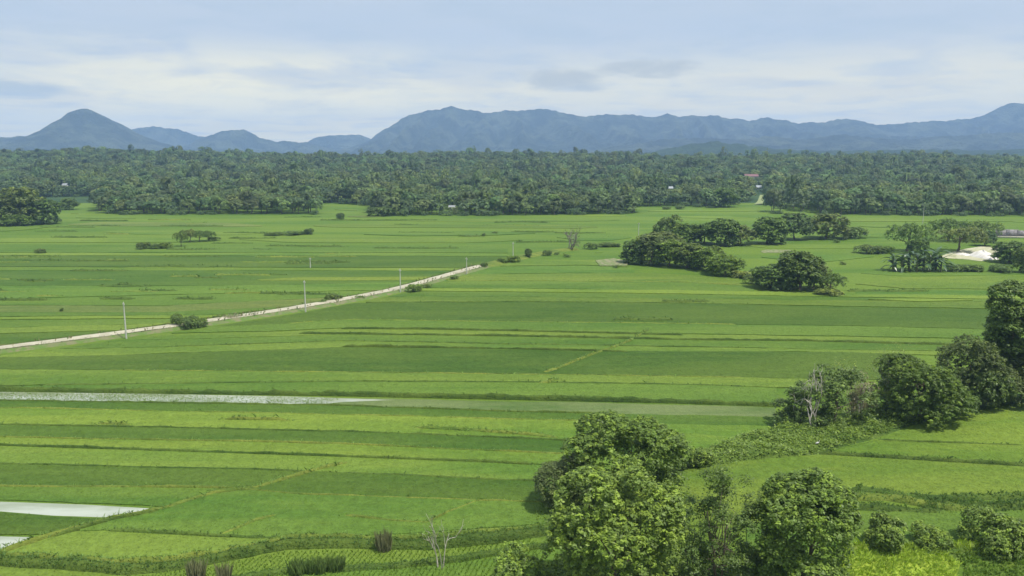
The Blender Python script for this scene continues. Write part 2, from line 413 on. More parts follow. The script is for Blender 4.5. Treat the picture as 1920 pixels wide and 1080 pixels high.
def strip(top, bot, key, x0, x1, tmax=None, bmax=None, h=None, gap=.35, taper=False, **kw):
    ft, fb = interp(top), interp(bot)
    xs = np.arange(x0, x1 + 1, 14.0)
    ta, ba = ft(xs), fb(xs)
    if tmax is not None: ta = np.maximum(ta, tmax(xs))
    if bmax is not None: ba = np.minimum(ba, bmax(xs))
    wig = (ta - 285) / 700.
    end = np.minimum(xs - x0 + 6, x1 - xs + 6); tp_ = ss(end / rs.uniform(50, 170)); mid_y = ta + (ba - ta) * rs.uniform(.2, .8)
    if taper: ta, ba = mid_y + (ta - mid_y) * tp_, mid_y + (ba - mid_y) * tp_
    ta = ta + wig * (1.6 * wav(xs, xs * 0, .022, rs.randint(9)) + .7 * wav(xs, xs * 0, .09, rs.randint(9)) + .3 * rs.randn(len(xs))) + gap
    ba = ba + wig * (1.6 * wav(xs, xs * 0, .022, rs.randint(9)) + .7 * wav(xs, xs * 0, .09, rs.randint(9)) + .3 * rs.randn(len(xs))) - gap
    ok = ba - ta > .4
    if ok.sum() < 2: return
    # longest run
    idx = np.where(ok)[0]; runs = np.split(idx, np.where(np.diff(idx) > 1)[0] + 1); run = max(runs, key=len)
    if len(run) < 2: return
    P = [(x, y) for x, y in zip(xs[run], ta[run])] + [(x, y) for x, y in zip(xs[run][::-1], ba[run][::-1])]
    hh = h if h is not None else rs.uniform(.08, .24)
    return slab(Gv(P), key, hh, **kw)

road_line = [(-400, 707), (-150, 677), (0, 658), (237, 627), (450, 597), (573, 578), (660, 562), (751, 544), (830, 521), (910, 499), (985, 480), (1060, 467)]
fr = interp(road_line)
below = lambda x: fr(x) + 5 + np.clip((fr(x) - 480) * .03, 0, 6)
above = lambda x: fr(x) - 4 - np.clip((fr(x) - 480) * .03, 0, 6)
b0 = [(-300, 729), (0, 733), (640, 742), (960, 749), (1280, 756), (1460, 762)]
b1 = [(-300, 748), (0, 752), (640, 760), (960, 772), (1440, 783)]
b2 = [(-300, 762), (0, 766), (640, 779), (960, 787), (1250, 797), (1440, 801)]
b3 = [(-300, 790), (0, 797), (640, 810), (1040, 826), (1260, 842)]
b4 = [(-300, 812), (0, 820), (640, 833), (1040, 851)]
b45 = [(-300, 828), (0, 835), (640, 855), (900, 866), (1040, 874)]
b5 = [(-300, 862), (0, 870), (520, 883), (1040, 905)]
b6 = [(-300, 905), (0, 912), (400, 914), (560, 928), (1040, 945)]
diag = [(-120, 1072), (0, 1037), (90, 1007), (215, 973), (310, 954), (400, 925), (480, 915), (530, 900), (610, 877), (650, 868)]
fd = interp(diag)
# water strip with seedlings, and the bare grey wet strip to its right
slab(Gv([(-420, 731), (0, 735), (300, 739), (560, 744), (740, 750), (640, 754), (600, 758), (300, 754), (0, 751), (-420, 746)]), 'G', .02, 'flooded_paddy', M_water, 'pale flooded strip with seedlings below the far green paddies', crop=False)
strip([(600, 745), (960, 752), (1280, 758), (1460, 764)], [(600, 759), (960, 771), (1440, 782)], 'G', 600, 1460, h=.012, crop=False, mat=M_wet)
strip(b1, b2, 'D', -420, 1470); strip(b2, b3, 'Y', -420, 1500, bmax=interp([(1000, 880), (1290, 862), (1330, 846), (1400, 820), (1500, 800)])); strip(b3, b4, 'D', -420, 1200)
strip(b4, b45, 'Y', -420, 1200); strip(b45, b5, 'L', -420, 1200)
left_of_diag = lambda x: fd(x) - 2
strip(b5, b6, 'D', -420, 590, bmax=left_of_diag)
strip(b6, [(-300, 933), (0, 939), (300, 950), (400, 945)], 'M', -420, 420, bmax=left_of_diag)
slab(Gv([(-420, 930), (0, 941), (150, 946), (308, 955), (262, 965), (222, 971), (100, 967), (0, 959), (-420, 948)]), 'G', .02, 'flooded_paddy', M_water, 'white flooded sliver ending in a point at lower left', crop=False)
strip([(-300, 950), (0, 960), (100, 969), (215, 973)], [(-300, 1000), (0, 1004), (100, 1004)], 'D', -420, 230, bmax=left_of_diag)
slab(Gv([(-420, 1003), (0, 1006), (80, 1008), (0, 1034), (-120, 1068), (-420, 1120)]), 'G', .02, 'flooded_paddy', M_water, 'white flooded corner at the bottom left edge', crop=False)
right_of_diag = lambda x: fd(x) + 3
strip(b5, b6, 'D', 470, 1180, tmax=right_of_diag)
big1 = [(-300, 1010), (200, 996), (300, 1002), (480, 1010), (640, 1010), (800, 1000), (1030, 985)]
bundA = [(-400, 1060), (0, 1053), (120, 1060), (240, 1071), (330, 1062), (440, 1043), (540, 1023), (640, 1020), (700, 1022), (800, 1023), (920, 1012), (1030, 996)]
strip(b6, big1, 'M', 150, 1180, tmax=right_of_diag)
strip(big1, bundA, 'L', -420, 1150, tmax=right_of_diag)
bundB = [(300, 1120), (470, 1080), (560, 1066), (640, 1066), (740, 1061), (860, 1048), (930, 1036), (1040, 1020)]
strip([(a, b + 8) for a, b in bundA], bundB, 'L', 245, 1060, h=.08)
strip([(a, b + 8) for a, b in bundB], [(300, 1200), (1040, 1180)], 'M', 290, 1060, h=.08)
strip([(-400, 1062), (0, 1056), (240, 1078)], [(-400, 1180), (260, 1180)], 'L', -420, 240)
# between b0 and the road
cs = [b0, [(0, 724), (640, 716), (960, 717), (1280, 722), (1460, 728)], [(0, 694), (640, 699), (960, 703), (1280, 707), (1500, 712)],
      [(200, 668), (640, 652), (960, 655), (1180, 660), (1500, 661), (1850, 668)], [(300, 652), (640, 640), (960, 646), (1280, 651), (1500, 655), (1850, 661)],
      [(450, 634), (640, 627), (960, 631), (1280, 636), (1600, 641), (1850, 648)], [(500, 622), (640, 616), (960, 620), (1280, 627), (1600, 632), (1850, 637)],
      [(540, 608), (640, 600), (960, 604), (1280, 608), (1600, 612), (1850, 618)], [(700, 568), (960, 566), (1280, 569), (1600, 576), (1850, 580)],
      [(740, 557), (960, 557), (1280, 561), (1600, 564), (1840, 567)], [(800, 547), (960, 548), (1280, 552), (1600, 558), (1840, 561)],
      [(840, 541), (960, 542), (1280, 545), (1600, 551), (1850, 555)], [(850, 528), (960, 527), (1280, 530), (1400, 536)], [(880, 515), (1040, 513), (1200, 512), (1380, 520)],
      [(940, 500), (1100, 498), (1180, 502)], [(960, 489), (1180, 488)]]
keys = ['M', 'L', 'D', 'L', 'M', 'L', 'M', 'D', 'L', 'M', 'Y', 'M', 'L', 'M', 'L']
x1s = [1465, 1660, 1690, 1800, 1830, 1850, 1860, 1900, 2300, 2300, 2300, 1420, 1390, 1200, 1180]
for i, (k, xe) in enumerate(zip(keys, x1s)): strip(cs[i + 1], cs[i], k, -420, xe, tmax=below)
strip([(1430, 540), (1920, 545)], [(1430, 556), (1920, 560)], 'M', 1590, 2300, taper=True)
strip([(1590, 520), (1920, 518)], [(1590, 541), (1920, 543)], 'L', 1590, 2300, taper=True)
strip([(1390, 509), (1920, 511)], [(1590, 519), (1920, 516)], 'M', 1600, 2300, taper=True)
strip([(1600, 561), (1840, 562)], [(1600, 566), (1840, 570)], 'Y', 1600, 1850, h=.4, taper=True)
# left, above the road
ds = [[(-400, 700), (640, 700)], [(-300, 646), (0, 646), (150, 641)], [(-300, 628), (0, 626), (300, 618)], [(-300, 616), (0, 615), (250, 609), (350, 603)], [(-300, 603), (0, 600), (390, 597)],
      [(-300, 596), (0, 595), (390, 592), (500, 586)], [(-300, 588), (0, 586), (300, 586), (560, 576)], [(-300, 574), (0, 573), (300, 574), (640, 557)],
      [(-300, 562), (0, 561), (640, 546)], [(-300, 535), (0, 536), (400, 537), (800, 529)], [(-300, 506), (0, 507), (900, 508)], [(-300, 500), (0, 501), (900, 503)],
      [(-300, 479), (0, 479), (900, 481)], [(-300, 473), (0, 474), (960, 475)], [(-300, 460), (0, 459), (1000, 462)]]
for i, k in enumerate(['O', 'D', 'L', 'M', 'Y', 'M', 'O', 'M', 'M', 'D', 'Y', 'D', 'L', 'M']): strip(ds[i + 1], ds[i], k, -420, 960, bmax=above)
slab(Gv([(480, 525), (560, 521), (720, 520), (880, 519), (860, 525), (640, 527), (490, 527)]), 'Y', .2)
r2 = RS(3)
for (x0, x1, y0, y1, k) in [(-200, 420, 447, 455, 'L'), (420, 1010, 446, 456, 'L'), (640, 1030, 434, 443, 'M'), (150, 560, 432, 441, 'L'), (100, 520, 417, 425, 'O'), (560, 1150, 421, 428, 'L'),
      (700, 1200, 410, 416, 'L'), (610, 760, 403, 409, 'O'), (600, 700, 388, 398, 'L'), (105, 185, 396, 404, 'L'), (100, 300, 406, 412, 'L'), (1050, 1200, 401, 406, 'Y'), (1200, 1440, 393, 397, 'Y'),
      (1210, 1440, 404, 410, 'L'), (1440, 1990, 409, 416, 'L'), (1600, 1750, 421, 427, 'L'), (1590, 1700, 437, 446, 'M'), (1380, 1660, 458, 466, 'L'), (1400, 1660, 478, 492, 'M'), (1060, 1185, 471, 476, 'Y'),
      (1030, 1200, 440, 452, 'M'), (1870, 2100, 410, 420, 'L'), (-200, 100, 424, 434, 'M')]:
    a_ = r2.uniform(-1.5, 1.5)
    strip([(x0, y0 + a_), (x1, y0 - a_)], [(x0, y1 + a_), (x1, y1 - a_)], k, x0, x1, h=r2.uniform(.1, .3), taper=True)
# right of the weedy bank
slab(Gv([(1545, 851), (1640, 826), (1712, 800), (1800, 779), (1920, 757), (2400, 700), (2400, 838), (1920, 837), (1780, 833), (1640, 829)]), 'Y', .25)
slab(Gv([(1545, 852), (1640, 830), (1780, 834), (1920, 838), (2400, 839), (2400, 900), (1920, 872), (1720, 861), (1600, 853)]), 'Y', .28)
slab(Gv([(1280, 885), (1400, 866), (1530, 855), (1720, 866), (1920, 878), (2400, 906), (2400, 925), (1920, 929), (1800, 932), (1700, 930), (1590, 921), (1580, 964), (1400, 984), (1250, 990)]), 'Y', .25)
slab(Gv([(1400, 985), (1590, 968), (1720, 960), (1860, 958), (1920, 956), (2400, 950), (2400, 1030), (1920, 1020), (1600, 1024), (1400, 1030)]), 'M', .25)
slab(Gv([(1425, 471), (1440, 468), (1484, 469), (1480, 474), (1430, 474)]), 'G', .1, 'tilled_plot', M_tilled, crop=False)
slab(Gv([(1116, 490), (1150, 486), (1180, 492), (1175, 500), (1125, 500)]), 'G', .45, 'tilled_plot', M_tilled, crop=False)
slab(Gv([(1585, 1040), (1600, 1026), (1700, 1024), (1760, 1034), (1800, 1060), (1780, 1120), (1560, 1120)]), 'B', .22)
slab(Gv([(1770, 1034), (1850, 1022), (2300, 1020), (2300, 1120), (1800, 1120), (1810, 1060)]), 'L', .18)

# crop stand: one blade tuft after another over the paddies
def blades(P, h, wd, tint, rng, lean=.35, nb=3):
    """P (n,3) feet; returns quads: nb thin tapered blades per tuft"""
    n = len(P); P = np.repeat(P, nb, 0); h = np.repeat(np.broadcast_to(h, (n,)), nb) * rng.uniform(.7, 1.2, n * nb); tint = np.repeat(tint, nb, 0)
    wd = np.repeat(np.broadcast_to(wd, (n,)), nb)
    a = rng.uniform(0, 2 * PI, n * nb); l = lean * rng.uniform(.2, 1.2, n * nb) * h
    d = np.stack([np.cos(a), np.sin(a), 0 * a], 1); s = np.stack([-np.sin(a), np.cos(a), 0 * a], 1)
    b = a + rng.uniform(-.9, .9, n * nb); s = np.stack([-np.sin(b), np.cos(b), 0 * b], 1)
    up = np.array([0, 0, 1.0])
    v0 = P - s * wd[:, None] * .5; v1 = P + s * wd[:, None] * .5
    m = P + d * (l * .35)[:, None] + up * (h * .65)[:, None]
    tip = P + d * l[:, None] + up * h[:, None]
    v2 = m + s * wd[:, None] * .42
    V = np.stack([v0, v1, v2, tip], 1).reshape(-1, 3); Q = np.arange(len(V)).reshape(-1, 4)
    tint = tint * rng.uniform(.82, 1.22, (n * nb, 1)); C = np.repeat(tint, 4, 0)
    return V, Q, C
def in_poly(x, y, poly):
    inside = np.zeros(len(x), bool); n = len(poly); j = n - 1
    for i in range(n):
        xi, yi = poly[i]; xj, yj = poly[j]
        c = ((yi > y) != (yj > y)) & (x < (xj - xi) * (y - yi) / (yj - yi + 1e-12) + xi)
        inside ^= c; j = i
    return inside
def sample_poly(poly, dens, rng):
    lo, hi = poly.min(0), poly.max(0); n = rng.poisson(dens * (hi[0] - lo[0]) * (hi[1] - lo[1]))
    if n < 1: return np.zeros((0, 2))
    p = rng.rand(n, 2) * (hi - lo) + lo
    return p[in_poly(p[:, 0], p[:, 1], poly)]
rng = RS(21); vs, qs, csx, off = [], [], [], 0
for poly, key, top in PARCELS:
    lo, hi = poly.min(0), poly.max(0); d0 = max(lo[1], 60)
    for (ya, yb, dens, h, wd) in ((60, 150, 5.0, .12, .10), (150, 260, 1.6, .12, .17), (260, 420, .3, .12, .4)):
        if hi[1] < ya or lo[1] > yb: continue
        p = sample_poly(np.asarray(poly), dens, rng)
        if len(p) == 0: continue
        k = (p[:, 1] >= ya) & (p[:, 1] < yb) & (np.abs(p[:, 0]) < p[:, 1] * .78 + 8); p = p[k]
        if len(p) == 0: continue
        P = np.column_stack([p, np.full(len(p), top - .06)])
        pt = 1 + .12 * wav(p[:, 0], p[:, 1], .25)[:, None] + .10 * wav(p[:, 0] * .3, p[:, 1], .9, 4)[:, None]
        t = np.array(CROP[key])[None] * 1.08 * pt * np.array([1.05, 1.0, .95])
        V, Q, C = blades(P, h, wd, t, rng, nb=2, lean=2.4)
        vs.append(V); qs.append(Q + off); csx.append(C); off += len(V)
# transplanted rows near the bottom edge
rows = []
for q in np.arange(-60, 12, .55):
    yy = np.arange(70, 92, .28)
    rows.append(np.column_stack([q + .25 * (yy - 80) + .05 * rng.randn(len(yy)), yy + .05 * rng.randn(len(yy))]))
p = np.vstack(rows)
A1 = Gv([(245, 1085), (440, 1055), (540, 1036), (700, 1034), (1000, 1012), (1040, 1120), (245, 1160)])[:, :2]
p = p[in_poly(p[:, 0], p[:, 1], A1)]
V, Q, C = blades(np.column_stack([p, np.full(len(p), .05)]),   .34, .08, np.tile(np.array(CROP['Y']) * 1.35, (len(p), 1)), rng, nb=3, lean=.8)
vs.append(V); qs.append(Q + off); csx.append(C); off += len(V)
link('rice_crop', np_mesh('rice_crop', np.vstack(vs), np.vstack(qs), M_blade, cols=np.vstack(csx)), kind='stuff', label='green rice plants standing across the paddies')
p_h = lambda n, r: r.uniform(.08, .16, n)
# seedlings in the flooded strip
wp = Gv([(-420, 732), (0, 736), (300, 740), (560, 745), (640, 747), (615, 757), (300, 753), (0, 750), (-420, 746)])[:, :2]
p = sample_poly(wp, 28.0, rng); dn = wav(p[:, 0], p[:, 1], .12) + .5 * wav(p[:, 0], p[:, 1], .5, 3); p = p[rng.rand(len(p)) < np.clip(.5 + .4 * dn - .006 * (p[:, 0] + 40), .12, .95)]
V, Q, C = blades(np.column_stack([p, np.full(len(p), .02)]), p_h(len(p), rng), .055, np.tile(np.array(CROP['L']) * 1.35, (len(p), 1)), rng, nb=2, lean=1.6)
link('rice_seedlings', np_mesh('rice_seedlings', V, Q, M_blade, cols=C), kind='stuff', label='young rice seedlings in the flooded strip')

# ------------------------------------------------------------------ bunds with grass
BG = []      # tufts for bund grass
def densify(pts, step=1.0):
    pts = np.asarray(pts, float); out = [pts[0]]
    for a, b in zip(pts[:-1], pts[1:]):
        k = max(1, int(np.linalg.norm(b - a) / step))
        out += [a + (b - a) * (i + 1) / k for i in range(k)]
    return np.array(out)
def bund(px, wd, h, mat, grass=2.0, gh=.5, gt=(.09, .15, .035), seed=0, name='paddy_bund', jit=.25):
    rng = RS(100 + seed); p = densify(Gv(px)[:, :2], 1.2 if wd < 2 else .8); n = len(p)
    t = np.gradient(p, axis=0); t /= np.linalg.norm(t, axis=1)[:, None]; s = np.column_stack([-t[:, 1], t[:, 0]])
    q = np.arange(n); hh = h * (1 + .25 * wav(q, q * 0, .5, seed) + .12 * rng.randn(n)); ww = wd * (1 + .2 * wav(q, q * 0, .35, seed + 2) + .08 * rng.randn(n))
    hh[0] *= .3; hh[-1] *= .3
    prof = [(-.5, -.03), (-.38, .55), (-.15, 1.0), (.15, .95), (.38, .5), (.5, -.03)]
    V = np.stack([np.column_stack([p + s * (ww * a)[:, None], np.where(b > 0, hh * b + .02 * rng.randn(n), -.03)]) for a, b in prof], 1)
    k = len(prof); Q = [(i * k + j, (i + 1) * k + j, (i + 1) * k + j + 1, i * k + j + 1) for i in range(n - 1) for j in range(k - 1)]
    link(name, np_mesh(name, V.reshape(-1, 3), np.array(Q), mat), kind='structure')
    if grass > 0:
        m = int(n * 2.4 * wd * grass); i = rng.randint(0, n, m); a = rng.uniform(-.48, .48, m)
        z = hh[i] * np.clip(1.05 - (np.abs(a) * 2) ** 2 * .8, 0, 1)
        P = np.column_stack([p[i] + t[i] * rng.uniform(-.7, .7, (m, 1)) + s[i] * (ww[i] * a)[:, None] + .06 * rng.randn(m, 2), z - .05])
        BG.append((P, gh * rng.uniform(.6, 1.3, m) * np.where(rng.rand(m) < .04, 1.9, 1.0), .075 if p[:, 1].min() < 140 else .15, np.tile(gt, (m, 1)) * rng.uniform(.75, 1.35, (m, 1))))
dk = (.072, .122, .030); lt = (.12, .19, .045)
bund([(a, b + 3) for a, b in bundA], 1.6, .85, M_bunddark, 14, .24, (.075, .13, .03), 1)
bund([(a, b - 5) for a, b in bundA], .7, .95, M_bund, 12, .3, lt, 21)
bund([(a, b + 2) for a, b in bundB], 1.0, .5, M_bunddark, 14, .22, (.075, .13, .03), 2)
bund(diag, .75, .42, M_bund, 3, .4, lt, 3)
bund([(100, 1008), (215, 976), (300, 960)], .5, .5, M_bunddark, 2, .4, dk, 4)
bund(b0, .9, .85, M_bunddark, .8, .4, dk, 5)
bund([(200, 996), (300, 1001), (400, 1007), (480, 1010), (640, 1011)], .6, .4, M_bunddark, 3, .35, dk, 6)
bund([(410, 1006), (440, 995), (480, 978), (525, 966)], .6, .4, M_bund, 3, .35, lt, 7)
bund([(640, 968), (740, 979), (800, 982), (840, 962), (895, 941), (960, 940)], .5, .35, M_bund, 3, .35, lt, 8)
bund([(-300, 831), (0, 836), (280, 845), (640, 857), (900, 867), (1000, 872)], .5, .4, M_bunddark, 1.5, .3, dk, 9)
bund([(780, 804), (900, 810), (1000, 818), (1050, 824)], 1.0, .55, M_bund, 3, .4, lt, 10)
bund([(420, 788), (520, 789), (545, 791)], .9, .6, M_bund, 3, .4, dk, 11)
bund([(180, 796), (230, 798), (245, 799)], .9, .55, M_bund, 3, .4, dk, 12)
bund([(1018, 700), (1040, 694), (1075, 680), (1110, 666), (1150, 652), (1180, 640), (1215, 619)], 1.0, .5, M_bund, 2.5, .4, lt, 13)
bund([(1010, 719), (1030, 718), (1045, 712)], 1.0, .6, M_bund, 2.5, .4, lt, 14)
bund([(640, 651), (800, 652), (960, 656), (1180, 661)], .5, .55, M_bunddark, .4, .3, dk, 15)
bund([(560, 626), (800, 629), (1000, 632), (1280, 638), (1500, 640), (1800, 648)], .9, .55, M_bunddark, .4, .3, dk, 16)
bund([(640, 617), (800, 618), (960, 621), (1280, 629)], .8, .5, M_bunddark, .4, .3, dk, 17)
bund([(1640, 827), (1780, 833), (1920, 838), (2300, 839)], .4, .4, M_bunddark, 2, .3, dk, 18)
bund([(1530, 852), (1640, 858), (1720, 863), (1920, 876), (2300, 900)], .8, .55, M_bunddark, 3, .35, dk, 19)
bund([(1590, 919), (1640, 925), (1700, 934), (1780, 936), (1920, 932), (2300, 925)], 1.2, .6, M_bunddark, 5, .4, dk, 20)
bund([(1590, 934), (1660, 935), (1720, 944), (1775, 957), (1830, 958)], 1.6, .7, M_bund, 6, .35, lt, 23)
bund([(1730, 948), (1800, 953), (1860, 955), (1930, 950), (2200, 945)], 2.6, .75, M_bunddark, 5, .4, dk, 24)
bund([(1580, 950), (1640, 953), (1720, 961), (1770, 960)], 1.6, .6, M_bunddark, 5, .4, dk, 25)
bund([(1590, 1032), (1640, 1026), (1700, 1030)], 1.6, .4, M_bund, 6, .5, CROP['B'], 26)
bund([(1760, 1036), (1830, 1030), (1930, 1025), (2200, 1020)], 1.8, .7, M_bund, 8, .5, CROP['B'], 27)
for i, (x0, x1, y) in enumerate([(330, 400, 561), (-20, 90, 563), (190, 250, 561), (540, 640, 491), (20, 110, 482), (700, 860, 466), (860, 900, 443), (960, 1040, 435), (300, 420, 424), (420, 560, 437), (430, 520, 447), (150, 240, 414), (600, 820, 413), (100, 200, 445), (500, 640, 462), (1240, 1330, 566), (1590, 1740, 546), (1150, 1260, 600)]):
    bund([(x0, y), ((x0 + x1) / 2, y + .6), (x1, y + .3)], 2.0, .6, M_bunddark, .6, .5, dk, 40 + i)
for i, ln in enumerate((b1, b2, b3, b4, b5, b6)):
    xs_ = np.arange(-300, 1180, 60.0)
    bund(list(zip(xs_, interp(ln)(xs_) + 1.2 * wav(xs_, xs_ * 0, .022, i))), .55, .3, M_bund if i % 2 else M_bunddark, 1.6, .3, lt if i % 2 else dk, 70 + i)
for i, ln in enumerate((cs[1], cs[2], cs[4], cs[7], cs[8], cs[12])):
    xs_ = np.arange(max(ln[0][0], 80 + 120 * i), 1440, 60.0)
    bund(list(zip(xs_, interp(ln)(xs_) + .6 * wav(xs_, xs_ * 0, .022, i))), .8, .3, M_bund if i % 2 else M_bunddark, .5, .35, lt if i % 2 else dk, 80 + i)
r5 = RS(9)
for i in range(58):
    y = r5.uniform(406, 560); x0 = r5.uniform(-60, 1120 if y < 470 else 620); ln = r5.uniform(25, 120); x1 = x0 + ln
    if y > fr((x0 + x1) / 2) - 18: continue
    dark = r5.rand() < .6
    bund([(x0, y), (x0 + ln * .5, y + r5.uniform(-.8, .8)), (x1, y + r5.uniform(-1, 1))], r5.uniform(1.2, 2.6), r5.uniform(.25, .6), M_bunddark if dark else M_bund, .5, .55, dk if dark else lt, 120 + i)
# bright grass plot bottom right
bp = Gv([(1585, 1040), (1600, 1026), (1700, 1024), (1760, 1034), (1800, 1060), (1780, 1120), (1560, 1120)])[:, :2]
p = sample_poly(bp, 14, rng); BG.append((np.column_stack([p, np.full(len(p), .15)]), .55, .09, np.tile(CROP['B'], (len(p), 1)) * rng.uniform(.8, 1.25, (len(p), 1))))
bp = Gv([(1770, 1034), (1850, 1024), (2150, 1022), (2150, 1120), (1800, 1120), (1810, 1060)])[:, :2]
p = sample_poly(bp, 12, rng); BG.append((np.column_stack([p, np.full(len(p), .12)]), .5, .12, np.tile(CROP['L'], (len(p), 1)) * rng.uniform(.7, 1.4, (len(p), 1))))
out = [blades(P, h * .8, wd_, t * 1.25, rng, lean=1.15, nb=3) for P, h, wd_, t in BG]
o_ = 0; qq = []
for V, Q, C in out: qq.append(Q + o_); o_ += len(V)
link('bund_grass', np_mesh('bund_grass', np.vstack([a[0] for a in out]), np.vstack(qq), M_blade, cols=np.vstack([a[2] for a in out])), kind='stuff', label='rough grass growing on the bunds and banks')

# ------------------------------------------------------------------ dirt road
rp = densify(Gv([(-600, 732), (-400, 707), (-150, 677), (0, 657), (120, 642), (237, 627), (350, 612), (450, 597), (573, 578), (660, 562), (751, 544), (830, 521), (912, 498)])[:, :2], 4.0)
k_ = np.ones(7) / 7; rp = np.column_stack([np.convolve(np.pad(rp[:, i], 3, 'edge'), k_, 'valid') for i in (0, 1)])
tg = np.gradient(rp, axis=0); tg /= np.linalg.norm(tg, axis=1)[:, None]; sd = np.column_stack([-tg[:, 1], tg[:, 0]])
def ribbon(name, prof, mat, rr, pts, sdv, seed, jit):
    n = len(pts); V = []
    for a, z in prof: V.append(np.column_stack([pts + sdv * (a + jit * rr.randn(n))[:, None], np.full(n, z) + .03 * rr.randn(n) * (0 if z < 0 else 1)]))
    V = np.stack(V, 1); k = len(prof); Q = [(i * k + j, (i + 1) * k + j, (i + 1) * k + j + 1, i * k + j + 1) for i in range(n - 1) for j in range(k - 1)]
    return link(name, np_mesh(name, V.reshape(-1, 3), np.array(Q), mat, smooth=True), kind='structure')
ribbon('road_embankment', [(-3.6, -.05), (-2.9, .3), (-2.2, .62), (2.2, .62), (2.9, .3), (3.6, -.05)], M_verge, RS(2), rp, sd, 1, .12)
ribbon('dirt_road', [(-1.9, .68), (-.9, .76), (0, .79), (.9, .76), (1.9, .68)], M_road, RS(3), rp, sd, 2, .04)
ep = densify(Gv([(900, 501), (940, 491), (985, 481), (1030, 473), (1075, 467)])[:, :2], 3.0)
te = np.gradient(ep, axis=0); te /= np.linalg.norm(te, axis=1)[:, None]; se = np.column_stack([-te[:, 1], te[:, 0]])
ribbon('grassy_embankment', [(-4, -.05), (-2.5, .5), (0, .9), (2.5, .5), (4, -.05)], M_bund, RS(4), ep, se, 3, .3)
# verge weeds
m = 5000; i = rng.randint(0, len(rp) - 1, m); fr_ = rng.rand(m)[:, None]; a = np.where(rng.rand(m) < .5, -1, 1) * 2.1 + 1.8 * rng.rand(m)
P = np.column_stack([rp[i] + (rp[i + 1] - rp[i]) * fr_ + sd[i] * a[:, None] + rng.randn(m, 2) * .35, np.maximum(.05, .62 - .2 * np.maximum(0, np.abs(a) - 2))])
V, Q, C = blades(P, np.where(rng.rand(m) < .04 + .22 * (wav(P[:, 0], P[:, 1], .11) > .45), .75, .16) , .16, np.where(rng.rand(m, 1) < .55, np.array([[.10, .15, .04]]), np.array([[.22, .20, .10]])), rng, lean=.7, nb=3)
link('verge_weeds', np_mesh('verge_weeds', V, Q, M_blade, cols=C), kind='stuff', label='dry and green weeds along the dirt road')

